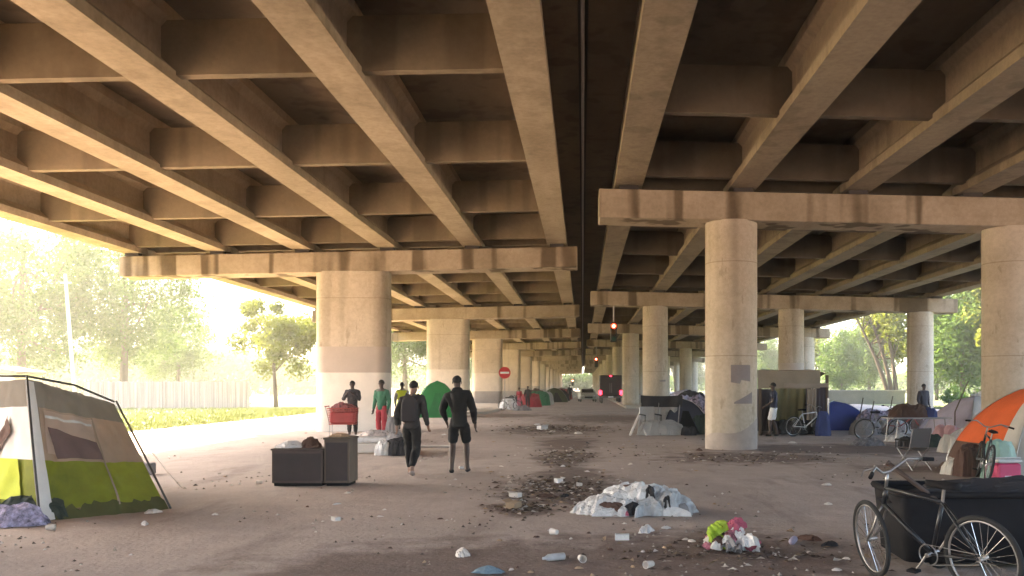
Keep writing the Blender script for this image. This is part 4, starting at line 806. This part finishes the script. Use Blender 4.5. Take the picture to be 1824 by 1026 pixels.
# ---------------------------------------------------------------- black cart and pole at the bottom right
t = thing('cart', 'low black cart with raised rim filling the bottom right corner', 'cart', (XD(1745, 8.3) + .25, 8.35, 0), R(-3)); W_, D_, H_ = 2.2, .95, .48
m = MB(); m.loft([[(x_, y_, z_) for x_, y_ in rrect(W_ / 2 * k, D_ / 2 * k, .08, 4)] for k, z_ in ((.93, .07), (.985, .66))], caps=False); m.loft([[(x_, y_, z_) for x_, y_ in rrect(W_ / 2 * .91, D_ / 2 * .91, .08, 4)] for z_ in (.08, .10)]); obj('tub', m, BLK, t, smooth='auto', solid=.02)
m = MB(); pr = rrect(W_ / 2, D_ / 2, .09, 4); m.tube([(x_, y_, .68) for x_, y_ in pr + pr[:1]], .032, 6); obj('rim', m, BLK, t, smooth=True)
for sx_ in (-1, 1):
    for sy in (-1, 1): m = MB(); m.torus((sx_ * .72, sy * .36, .11), (0, 1, 0), .085, .025, 20, 6); m.tube([(sx_ * .72, sy * .33, .11), (sx_ * .72, sy * .39, .11)], .06, 10); w_ = obj('wheel', m, RUB, t, smooth=True); m = MB(); m.box(sx_ * .72 - .02, sx_ * .72 + .02, sy * .30 - .02, sy * .30 + .02, .1, .25); obj('bracket', m, MET, t)
o = heap('tarpaulin', 'black tarpaulin bunched over the contents of the black cart', 'tarpaulin', XD(1745, 8.3) + .25, 8.4, 2.0, .85, .2, DARKC, 71, 0, 26, z=.56)
m = MB(); p0 = Vector((XD(1583, 8.0), 8.0, ZD(826, 8.0))); p1 = Vector((XD(1665, 7.9), 7.9, ZD(888, 7.9))); m.tube([p0, p0 * .5 + p1 * .5, p1, p1 + Vector((.35, .25, -.35))], [.022, .02, .02, .02], 8)
m.tube([p0, p0 + (p0 - p1).normalized() * .02], [.028, .026], 8); tag(obj('broom_handle', m, mat('dark_wood', (.07, .045, .035), .7), smooth=True), 'dark slanting broom handle sticking out of the black cart', 'broom handle')
# ---------------------------------------------------------------- dark cabinets, red cart, white slabs
x0, y0 = G(484, 866); x1, _ = G(576, 866); x2, _ = G(622, 866); DB = mat('dark_veneer', (.085, .058, .052), .6, .2, 2, stretch=(4, 4, 1)); DB2 = mat('dark_brown_veneer', (.12, .088, .065), .6, .2, 2, stretch=(4, 4, 1))
def cabinet(label, xa, xb, y, d_, h, m_, doors=2):
    t = thing('cabinet', label, 'cabinet', ((xa + xb) / 2, y + d_ / 2, 0)); w_ = xb - xa
    m = MB(); m.box(-w_ / 2, w_ / 2, -d_ / 2, d_ / 2, .05, h - .035); obj('carcass', m, m_, t, bevel=.008)
    m = MB(); m.box(-w_ / 2 - .015, w_ / 2 + .015, -d_ / 2 - .02, d_ / 2 + .01, h - .032, h); obj('top', m, m_, t, bevel=.006)
    m = MB(); m.box(-w_ / 2 + .03, w_ / 2 - .03, -d_ / 2 + .03, d_ / 2 - .03, 0, .047); obj('plinth', m, BLK, t)
    m = MB(); m.box(-w_ / 2 + .03, w_ / 2 - .03, -d_ / 2 - .008, -d_ / 2 - .002, .09, h - .08); obj('back_panel', m, mat('back_board', (.052, .040, .042), .75, .15, 3), t)
    return t
cabinet('low dark brown cabinet lying at left with bags on it', x0, x1 - .01, y0, .5, .62, DB); cabinet('taller dark upright cabinet touching the low one', x1 + .01, x2, y0 + .01, .55, .80, DB2)
heap('bag', 'crumpled brown bag on the right end of the low dark cabinet', 'bag', x1 - .27, y0 + .25, .36, .3, .16, BRN, 81, z=.62)
heap('cloth', 'white cloth heaped on the left half of the low dark cabinet', 'cloth', x1 - .62, y0 + .25, .5, .36, .12, WP, 82, z=.62)
heap('bag', 'flat tan bag on top of the taller dark cabinet', 'bag', x1 + .2, y0 + .3, .36, .4, .06, CARD, 83, z=.8)
def wire_basket(label, x, y, rz, m_):
    t = thing('shopping_cart', label, 'shopping cart', (x, y, 0), rz); b = MB(); L, W1, W2, z0, z1 = .85, .22, .28, .50, .98
    def P(u, v, q): w_ = (W1 + (W2 - W1) * v) ; return (-L / 2 * (1 - .12 * (1 - v)) + L * (1 - .12 * (1 - v)) * u, w_ * q, z0 + (z1 - z0) * v)
    for v in [i / 7 for i in range(8)]: b.tube([P(0, v, -1), P(1, v, -1), P(1, v, 1), P(0, v, 1), P(0, v, -1)], .006 if 0 < v < 1 else .012, 5)
    for u in [i / 12 for i in range(13)]:
        for q in (-1, 1): b.tube([P(u, 0, q), P(u, 1, q)], .005, 4)
        b.tube([P(u, 0, -1), P(u, 0, 1)], .005, 4)
    for q in (-.6, -.2, .2, .6):
        for u in (0, 1): b.tube([P(u, 0, q), P(u, 1, q)], .005, 4)
    obj('basket', b, m_, t); b = MB()
    for q in (-.2, .2): b.tube([(-.36, q, .5), (-.36, q, .16), (.42, q, .16)], .014, 6); b.tube([(-.36, q, .5), (-.48, q * 1.3, 1.04)], .013, 6)
    b.tube([(.42, -.2, .16), (.42, .2, .16)], .014, 6); obj('chassis', b, MET, t); b = MB(); b.tube([(-.48, -.29, 1.04), (-.48, .29, 1.04)], .018, 8); obj('handle', b, m_, t)
    b = MB(); b.cbox((0, 0, .70), (.74, .40, .36), bev=.05); obj('liner', b, mat('red_liner', (.40, .06, .07), .6, .2, 4), t)
    for u in (-.34, .40):
        for q in (-.2, .2): b = MB(); b.torus((u, q, .065), (0, 1, 0), .045, .018, 14, 6); b.tube([(u, q, .07), (u, q, .16)], .012, 5); obj('castor', b, RUB, t)
    return t
wire_basket('red shopping cart full of things left of the first oblong pier', XD(611, 27), 27, R(4), mat('red_paint', (.4, .05, .04), .4))
heap('bundle', 'dark bundle of clothes piled in the red shopping cart', 'bundle', XD(612, 27), 27, .75, .42, .28, fab('mixed_bundle', (.25, .08, .08), .9, .1, 12), 91, z=.86)
x, y = G(650, 808)
def slab(name, label, cat, x, y, w_, d_, h, m_, rz=0, z=0, group=None):
    t = MB(); t.cbox((0, 0, h / 2 + .003), (w_, d_, h), bev=min(.03, h * .3)); o = obj(name, t, m_, smooth=False); o.location = (x, y, z); o.rotation_euler = (0, 0, rz); return tag(o, label, cat, group)
CRM = mat('mattress_cream', (.72, .66, .6), .85, .08, 3)
slab('mattress', 'cream mattress lying behind the upright dark cabinet', 'mattress', x, y + .7, 1.15, 1.3, .24, CRM, .05)
slab('mattress', 'thin white mattress stacked on the cream one', 'mattress', x + .05, y + .75, 1.05, 1.15, .14, WP, .1, .25)
heap('blanket', 'rumpled white and grey blanket on the stacked mattresses', 'blanket', x + .1, y + .7, .9, .7, .16, fab('pale_blanket', (.55, .48, .45), .5, .1, 9), 92, z=.39)
x, y = G(700, 812); heap('rubbish_bag', 'dark bag on the ground left of the charcoal jacket walker', 'rubbish bag', x + .12, y + .3, .75, .6, .42, DARKC, 93)
heap('bag', 'white bag beside the dark bag by the left walker', 'bag', x - .28, y + .15, .35, .3, .36, WP, 94); heap('bag', 'grey green bag behind the dark bag by the left walker', 'bag', x - .1, y + .8, .55, .4, .55, GREYC, 95)
slab('folded_board', 'long pale board lying on the ground between the walkers', 'board', XD(772, 24), 24, 1.1, .35, .05, mat('pale_board', (.5, .43, .38)), .02)
heap('bag', 'pale bundle standing between the green jacketed person and the left walker', 'bag', XD(698, 27), 27, .4, .35, .8, GREYC, 96)
# ---------------------------------------------------------------- tarpaulin shelter on the right
t = thing('tarpaulin_shelter', 'open tarpaulin shelter with brown top and olive curtain right of the nearest round column', 'shelter', (0, 0, 0)); yb = 30.0
X = lambda p: XD(p, yb); Z = lambda p: ZD(p, yb)
WOODM = mat('rough_timber', (.10, .07, .05), .9, .2, 3, stretch=(1, 1, .2)); TB = fab('brown_tarp', (.30, .255, .20), .12, .1); TO = fab('olive_curtain', (.27, .245, .13), .15, .15); TD = fab('dark_tarp', (.07, .06, .075), .15, 0); TU = fab('taupe_valance', (.34, .28, .23), .1, .1)
for xx, yy in ((X(1354), yb), (X(1473), yb), (X(1354), yb + 2.3), (X(1473), yb + 2.3)): m = MB(); m.box(xx - .045, xx + .045, yy - .045, yy + .045, -.05, Z(668)); obj('post', m, WOODM, t, bevel=.005)
def drape(xa, za, xb, zb, y, m_, name, amp=.06, fr=5, n_=30, parent=t, dy=0):
    vs = []; nn = 12
    for j in range(nn + 1):
        for i in range(n_ + 1):
            u, v = i / n_, j / nn; px_ = xa + (xb - xa) * u; pz = za + (zb - za) * v
            vs.append((px_, y + dy * u + amp * (sin(u * fr * 6.28 + 1.5 * v) * (.3 + .7 * v) + .8 * noise.noise(Vector((px_ * 1.5, pz * 1.2, y)))), pz - .03 * sin(pi * u) * (1 - v)))
    return obj(name, MB().add(vs, [(j * (n_ + 1) + i, j * (n_ + 1) + i + 1, (j + 1) * (n_ + 1) + i + 1, (j + 1) * (n_ + 1) + i) for j in range(nn) for i in range(n_)]), m_, parent, smooth=True)
drape(X(1349), Z(659), X(1460), Z(692), yb - .08, TB, 'roof_edge', .03, 2); drape(X(1395), Z(682), X(1474), Z(690), yb - .12, TU, 'valance', .02, 3)
vs = []; nn = 14
for j in range(nn + 1):
    for i in range(nn + 1): u, v = i / nn, j / nn; vs.append((X(1350) + (X(1472) - X(1350)) * u, yb - .1 + 2.6 * v, Z(659) - .25 * v - .1 * sin(pi * u) * sin(pi * v) + .03 * noise.noise(Vector((u * 5, v * 5, 0))) - .12 * max(0, u - .85) / .15))
obj('roof', MB().add(vs, [(j * (nn + 1) + i, j * (nn + 1) + i + 1, (j + 1) * (nn + 1) + i + 1, (j + 1) * (nn + 1) + i) for j in range(nn) for i in range(nn)]), TB, t, smooth=True)
drape(X(1388), Z(690), X(1447), Z(752), yb + .9, TO, 'curtain', .07, 4); drape(X(1350), Z(692), X(1474), Z(775) + .02, yb + 2.3, TD, 'back_sheet', .05, 5)
drape(X(1437), Z(692), X(1454), Z(748), yb - .02, TU, 'tied_curtain', .04, 3); drape(X(1453), Z(688), X(1475), Z(774), yb, TD, 'side_curtain', .04, 3); drape(X(1473), Z(692), X(1476), Z(774), yb + .1, TD, 'end_curtain', .03, 2, dy=2.1)
drape(X(1350), Z(700), X(1357), Z(774), yb + .05, BRN, 'end_flap', .03, 2, dy=2.0)
x, y = XD(1415, 30.3), 30.3; heap('bedding', 'dark bedding heaped on the floor of the tarpaulin shelter', 'bedding', x, y + .3, 1.3, .8, .45, DARKC, 101)
heap('bundle', 'blue bundle at the right side of the tarpaulin shelter', 'bundle', XD(1466, 29.4), 29.4, .5, .4, .9, BLUEC, 102)
m = MB(); m.box(XD(1474, 29.6), XD(1477, 29.6), 29.6, 29.66, 0, 1.25); tag(obj('metal_post', m, CHR), 'thin bright upright post at the right corner of the shelter', 'post')
# camp around the navy tent
def folding_chair(label, x, y, rz, seatm, s_=1, group='folding chairs'):
    t = thing('folding_chair', label, 'chair', (x, y, 0), rz, group, s_)
    for q in (-.24, .24):
        b = MB(); b.tube([(q, -.28, 0), (q, .16, .45), (q, .26, .85)], .013, 6); obj('leg', b, MET, t); b = MB(); b.tube([(q, .26, 0), (q, -.22, .45)], .013, 6); obj('leg', b, MET, t)
        b = MB(); b.tube([(q * 1.1, -.24, .62), (q * 1.1, .2, .64)], .02, 6); b.tube([(q * 1.1, -.22, .45), (q * 1.1, -.23, .62)], .011, 5); obj('armrest', b, BLK, t)
    b = MB(); n_ = 8; b.add([(-.24 + .48 * i / n_, -.24 + .42 * j / n_, .45 - .05 * sin(pi * i / n_)) for j in range(n_ + 1) for i in range(n_ + 1)], [(j * 9 + i, j * 9 + i + 1, (j + 1) * 9 + i + 1, (j + 1) * 9 + i) for j in range(n_) for i in range(n_)]); obj('seat', b, seatm, t, smooth=True)
    b = MB(); b.add([(-.24 + .48 * i / n_, .18 + .08 * j / n_ + .04 * sin(pi * i / n_), .47 + .4 * j / n_) for j in range(n_ + 1) for i in range(n_ + 1)], [(j * 9 + i, j * 9 + i + 1, (j + 1) * 9 + i + 1, (j + 1) * 9 + i) for j in range(n_) for i in range(n_)]); obj('backrest', b, seatm, t, smooth=True)
    return t
x, y = G(1165, 775); folding_chair('grey white folding chair under the dark blanket left of the navy tent', x - .15, y - .2, R(20), TG, 1.1); 
t = thing('lean_to', 'low lean-to of pale sheets over poles left of the navy tent', 'shelter', (0, 0, 0)); yy = y + .5
drape(XD(1143, yy), ZD(715, yy), XD(1207, yy), ZD(760, yy), yy, TG, 'sheet', .08, 4, parent=t); drape(XD(1141, yy), ZD(704, yy), XD(1215, yy), ZD(725, yy), yy - .1, DARKC, 'blanket', .06, 3, parent=t)
for px_ in (1143, 1175, 1212): m = MB(); m.tube([(XD(px_, yy) - .15, yy - .35, 0), (XD(px_, yy), yy, ZD(706, yy))], .02, 6); obj('pole', m, MET, t)
m = MB(); m.tube([(XD(1122, 29.5), 29.5, .02), (XD(1140, 30), 30, .75)], .04, 6); tag(obj('plank', m, CRM), 'pale plank leaning against the lean-to', 'plank')
heap('tarpaulin', 'slumped grey tarpaulin heap in front of the lean-to', 'tarpaulin', XD(1178, 29.8), 29.9, 1.5, .6, .5, TG, 115)
heap('bundle', 'small dark bundle at the front of the navy tent', 'bundle', XD(1228, 29.6), 29.7, .5, .4, .3, DARKC, 116)
heap('bundle', 'green bundle between the navy tent and the nearest round column', 'bundle', XD(1246, 30.5), 30.6, .8, .7, .75, DG, 111); 
for i, (px_, py_, d, w_, h, m_, lb) in enumerate(((1215, 0, 36, 1.5, 1.3, LAV, 'lavender heap of clothes above the navy tent'), (1240, 0, 35, 1.3, 1.3, fab('speckled_cloth', (.3, .25, .32), .9, .1, 9), 'speckled heap of clothes beside the lavender heap'), (1232, 0, 44, 1.8, 1.5, DARKC, 'dark heap far behind the navy tent'),
    (1200, 0, 40, 1.4, 1.0, GREYC, 'grey heap behind the lean-to'))): heap('clothes_heap', lb, 'clothes heap', XD(px_, d), d, w_, 1.2, h, m_, 120 + i, group='heaps behind the navy tent')
# clutter between the blue tent and the third column
table = thing('folding_table', 'folding table heaped with clothes before the third round column', 'table', (XD(1632, 26), 26, 0), R(8)); m = MB(); m.box(-.9, .9, -.38, .38, .70, .74); obj('tabletop', m, mat('table_grey', (.35, .33, .33), .6), table, bevel=.008)
for a_ in (-.8, .8):
    for q in (-.3, .3): m = MB(); m.tube([(a_, q, 0), (a_ * .9, q, .70)], .014, 6); obj('leg', m, MET, table)
heap('clothes_heap', 'brown and black clothes piled on the folding table', 'clothes heap', XD(1620, 26), 26, 1.1, .6, .38, BRN, 131, z=.74); heap('bag', 'blue bag at the right end of the folding table', 'bag', XD(1655, 26), 26, .45, .4, .28, BLUEC, 132, z=.74)
CL = [(1540, 30, 1.1, .55, GREYC, 'grey bundle right of the blue tent'), (1560, 33, 1.6, .75, fab('speckled_cloth', (.3, .25, .32)), 'speckled bundle behind the old bicycles'), (1590, 31, 1.2, .5, WP, 'white plastic bundle behind the red framed bicycle'), (1610, 34, 1.5, .9, BRN, 'brown bundle left of the third round column'),
      (1665, 30, 1.2, .6, LAV, 'lavender bundle right of the folding table'), (1690, 25, 1.0, .55, fab('pale_pink_cloth', (.6, .35, .36)), 'pale pink bundle left of the orange tent'), (1655, 24, .7, .35, DG, 'dark green bundle under the folding table'), (1672, 28, .8, .5, PINK, 'small pink bundle beside the lavender one'), (1545, 24.6, .9, .22, fab('grey_rags', (.2, .19, .2), .5, .1, 9), 'low grey rags in front of the old bicycles'),
      (1600, 26.5, .8, .25, WP, 'flattened white bag near the red framed bicycle'), (1715, 22, 1.1, .5, CRE, 'cream cloth spilled behind the orange tent'), (1745, 30, 1.0, 1.6, WP, 'tall white bundle behind the orange tent')]
for i, (px_, d, w_, h, m_, lb) in enumerate(CL): heap('bundle', lb, 'bundle', XD(px_, d), d, w_, w_ * .7, h, m_, 140 + i, group='bundles around the third round column')
for i, (px_, d, hh, lb) in enumerate(((1530, 31, 1.25, 'leftmost thin stick standing in the clutter right of the blue tent'), (1549, 30, 1.15, 'thin stick with a kink behind the old bicycle'), (1583, 32, 1.3, 'tallest thin stick in the clutter left of the third column'), (1700, 26, 1.8, 'dark branch leaning left of the lilac tent'))):
    m = MB(); m.tube([(XD(px_, d), d, 0), (XD(px_, d) + .06, d + .1, hh * .5), (XD(px_, d) + .15 + .25 * (i == 3), d, hh)], .02, 5); tag(obj('stick', m, WOODM), lb, 'stick', 'sticks in the clutter')
folding_chair('grey folding chair standing alone in front of the clutter at right', XD(1627, 17.6), 17.6, R(200), fab('slate_cloth', (.12, .11, .11)), .95)
heap('cushion', 'dark cushion slung on the lone grey folding chair', 'cushion', XD(1613, 17.7), 17.7, .3, .3, .2, DARKC, 161, z=.44)
# cooler and bag by the orange tent
cxx, cyy = XD(1791, 15.3), 15.3; t = thing('cooler', 'pink cooler box with white lettering mark in front of the orange tent', 'cooler', (cxx, cyy, 0), R(5)); m = MB(); m.cbox((0, 0, .17), (.42, .3, .32), bev=.03); obj('body', m, mat('magenta_plastic', (.55, .05, .14), .5), t, bevel=.01)
t['label'] = 'bright pink cooler box in front of the orange tent'
m = MB(); m.cbox((0, 0, .37), (.44, .32, .07), bev=.02); obj('lid', m, mat('pale_lid', (.6, .6, .58), .5), t); m = MB(); m.box(-.1, .1, -.158, -.153, .09, .12); obj('badge', m, WP, t); m = MB(); m.tube([(-.24, 0, .3), (-.24, -.05, .42), (.24, -.05, .42), (.24, 0, .3)], .01, 6); obj('handle', m, WP, t)
heap('plastic_bag', 'translucent pale green bag behind the pink cooler box', 'plastic bag', XD(1786, 15.8), 15.9, .62, .4, .75, mat('pale_green_plastic', (.42, .60, .50), .5, .15, 4, trans=.3), 171)
slab('tray', 'flat grey white tray on the ground right of the pink cooler', 'tray', XD(1812, 13.6), 13.6, .7, .5, .08, GP, .05)
heap('bag', 'brown bag leaning on the left end of the orange tent', 'bag', XD(1722, 16.4), 16.3, .55, .4, .6, BRN, 172)
heap('sheet', 'cream sheet spread at the left corner of the orange tent', 'sheet', XD(1703, 16.6), 16.6, .55, .4, .3, CRE, 173)
# far left row of belongings
FL = [(905, 62, 1.2, .8, WP, 'white bundle by the post of the do not enter sign'), (915, 66, 1.2, 1.0, DARKC, 'black bundle by the far bicycle'), (945, 70, 1.8, 1.1, REDC, 'dark red bundle in the far left row'), (960, 76, 2.0, 1.2, GRN, 'green bundle in the far left row'), (972, 80, 1.6, 1.2, TG, 'pale grey bundle next to the olive tent'), (955, 90, 2, 1.3, BRN, 'brown bundle behind the green one in the far left row'),
      (995, 100, 2.2, 1.2, DARKC, 'black bundle between the two far tents'), (1005, 112, 2, 1.3, REDC, 'small red bundle near the end of the far left row'), (930, 60, 1.2, .35, GREYC, 'low grey rags at the front of the far left row')]
for i, (px_, d, w_, h, m_, lb) in enumerate(FL): heap('bundle', lb, 'bundle', XD(px_, d), d, w_, w_ * .8, h, m_, 180 + i, group='bundles in the far left row')
# ---------------------------------------------------------------- sign, signals, vehicles
t = thing('no_entry_sign', 'round red no entry sign on a thin post beside the third oblong pier', 'sign', (XD(899, 60), 60, 0)); SR = mat('sign_red', (.55, .02, .03), .5)
zc_ = ZD(664, 60); n_ = 36; m = MB(); m.loft([[(.40 * cos(2 * pi * k / n_), y_, zc_ + .40 * sin(2 * pi * k / n_)) for k in range(n_)] for y_ in (-.02, .02)]); obj('disc', m, SR, t)
m = MB(); m.box(-.30, .30, -.026, -.022, zc_ - .07, zc_ + .07); obj('bar', m, mat('sign_white', (.8, .8, .8), .5), t); m = MB(); m.box(-.03, .03, .022, .07, -.1, zc_ + .42); obj('post', m, MET, t)
RED = emit('red_lens', (1.0, .025, .01), 2.2); HOT = emit('lamp_core', (1.0, .5, .2), 12)
def signal(label, px, py, d, cap_z=None):
    z = ZD(py, d); t = thing('traffic_signal', label, 'traffic signal', (XD(px, d), d, 0), 0, 'red signals over the lane'); hs = mat('signal_housing', (.03, .025, .02), .5)
    m = MB(); m.cbox((0, 0, z - .33), (.36, .24, 1.08), bev=.03); obj('housing', m, hs, t)
    for i, (mm_) in enumerate((RED, mat('amber_dark', (.12, .06, .01), .3), mat('green_dark', (.01, .08, .05), .3))):
        zc2 = z - .34 * i; m = MB(); m.ell((0, -.125, zc2), (.13, .03, .13), 16, 8); ln = obj('lens', m, mm_, t, smooth=True)
        if i == 0: m = MB(); m.ell((0, -.15, zc2), (.055, .02, .055), 12, 6); obj('bulb', m, HOT, ln, smooth=True)
        m = MB(); n_ = 14; m.loft([[(.145 * cos(R(-20 + 220 * k / n_)), y_, zc2 + .145 * sin(R(-20 + 220 * k / n_))) for k in range(n_ + 1)] for y_ in (-.12, -.30)], caps=False, closed=False); obj('visor', m, hs, t, solid=.006)
    m = MB()
    if cap_z: m.tube([(0, 0, z + .2), (0, 0, cap_z)], .035, 8)
    else: m.tube([(0, .15, -.1), (0, .15, z)], .05, 8)
    obj('mount', m, MET, t); return t
signal('largest red traffic signal, hung under the second right pier cap', 1093, 581, 48, CB - .02); signal('middle red traffic signal hung farther along the lane', 1062, 640, 97.1, CB - .02); signal('smallest low red traffic signal far down the lane, on a post', 1020, 678, 150)
# dark box truck with lit tail lamps
t = thing('truck', 'dark truck seen from behind with two lit red tail lamps', 'truck', (XD(1088, 84), 84, 0)); TK = mat('truck_dark', (.02, .016, .018), .5); w_ = 1.12
m = MB(); m.cbox((0, 2.6, 1.75), (2.1, 5.0, 1.9), bev=.05); obj('box_body', m, TK, t, bevel=.02); m = MB(); m.cbox((0, 6.2, 1.35), (2.0, 1.9, 1.7), bev=.15); obj('cab', m, TK, t)
for q in (-.52, .52): m = MB(); m.cbox((q, .085, 1.8), (.98, .03, 1.6)); d_ = obj('rear_door', m, mat('truck_door', (.03, .024, .025), .5), t, bevel=.01); m = MB(); m.cbox((q * .15, .05, 1.5), (.04, .03, .9)); obj('handle', m, MET, d_)
m = MB(); m.cbox((0, .06, .62), (2.2, .14, .16), bev=.02); obj('bumper', m, mat('bumper_grey', (.10, .10, .10), .5), t); m = MB(); m.box(-.25, .25, -.02, -.012, .58, .70); obj('plate', m, mat('sign_white', (.8, .8, .8)), t)
TL = emit('tail_lamp', (1.0, .02, .04), 1.6)
for q in (-.98, .98): m = MB(); m.cbox((q, .02, 1.05), (.26, .08, .42), bev=.02); obj('tail_lamp', m, TL, t)
m = MB(); m.cbox((0, .06, 2.62), (.22, .05, .09)); obj('brake_lamp', m, TL, t)
for q in (-.85, .85):
    for yy_ in (1.0, 5.9): m = MB(); m.torus((q, yy_, .42), (1, 0, 0), .31, .12, 24, 8); m.tube([(q - .1, yy_, .42), (q + .1, yy_, .42)], .2, 14); obj('wheel', m, RUB, t, smooth=True)
m = MB(); m.cbox((0, 3, .72), (1.2, 6, .2)); obj('chassis', m, BLK, t)
def car(label, x, y, rz, col, lamps=True):
    t = thing('parked_car', label, 'car', (x, y, 0), rz); pm = mat('car_' + label[:9], col, .3, .03, 2); gl = mat('car_glass', (.02, .025, .03), .1)
    side = [(-2.15, .30), (-2.2, .62), (-2.1, .82), (-1.1, .95), (-.55, 1.36), (.75, 1.42), (1.55, 1.0), (2.15, .93), (2.2, .55), (2.12, .30)]
    rings = []
    for q, k in ((-.86, .93), (-.80, 1), (.80, 1), (.86, .93)): rings.append([(q * (1 if z_ < .98 else .80), a_ * k, z_) for a_, z_ in side])
    m = MB(); m.loft(rings); obj('body', m, pm, t, bevel=.04)
    for a0, z0, a1, z1, nm in ((-1.08, .99, -.62, 1.33, 'windscreen'), (1.48, 1.04, .85, 1.38, 'rear_window')): m = MB(); e_ = .012 if a0 > 0 else -.012; m.add([(-.62, a0 + e_, z0 + .012), (.62, a0 + e_, z0 + .012), (.56, a1 + e_, z1 + .012), (-.56, a1 + e_, z1 + .012)], [(0, 1, 2, 3)]); obj(nm, m, gl, t, solid=.006)
    for q in (-.62, .62): m = MB(); m.ell((q, -2.17, .66), (.17, .05, .08), 12, 8); obj('headlight', m, mat('lamp_glass', (.8, .8, .78), .1), t, smooth=True)
    m = MB(); m.box(-.4, .4, -2.215, -2.17, .42, .58); obj('grille', m, BLK, t)
    for q in (-.78, .78):
        for yy_ in (-1.35, 1.35): m = MB(); m.torus((q, yy_, .32), (1, 0, 0), .23, .09, 22, 8); w_ = obj('wheel', m, RUB, t, smooth=True); m = MB(); m.tube([(q - .08, yy_, .32), (q + .08, yy_, .32)], .17, 14); obj('rim', m, MET, w_)
    return t
car('pale grey green car far down the lane left of the truck', XD(1046, 92), 94, R(4), (.50, .52, .46)); car('white car parked beyond the field, seen between the first two oblong piers', XD(706, 92), 92, R(80), (.8, .8, .8))
# ---------------------------------------------------------------- air
m = bpy.data.materials.new('haze_air'); m.use_nodes = True; n = m.node_tree.nodes; n.remove(n['Principled BSDF'])
pv = n.new('ShaderNodeVolumePrincipled'); pv.inputs['Color'].default_value = (1.0, .97, .82, 1); pv.inputs['Density'].default_value = .0015; pv.inputs['Anisotropy'].default_value = .55
m.node_tree.links.new(pv.outputs[0], n['Material Output'].inputs['Volume'])
hz = MB(); hz.box(-950, 950, -80, 1600, -1.2, 19.5); tag(obj('haze', hz, m), 'warm hazy air over the field and under the overpasses', 'haze', kind='stuff')
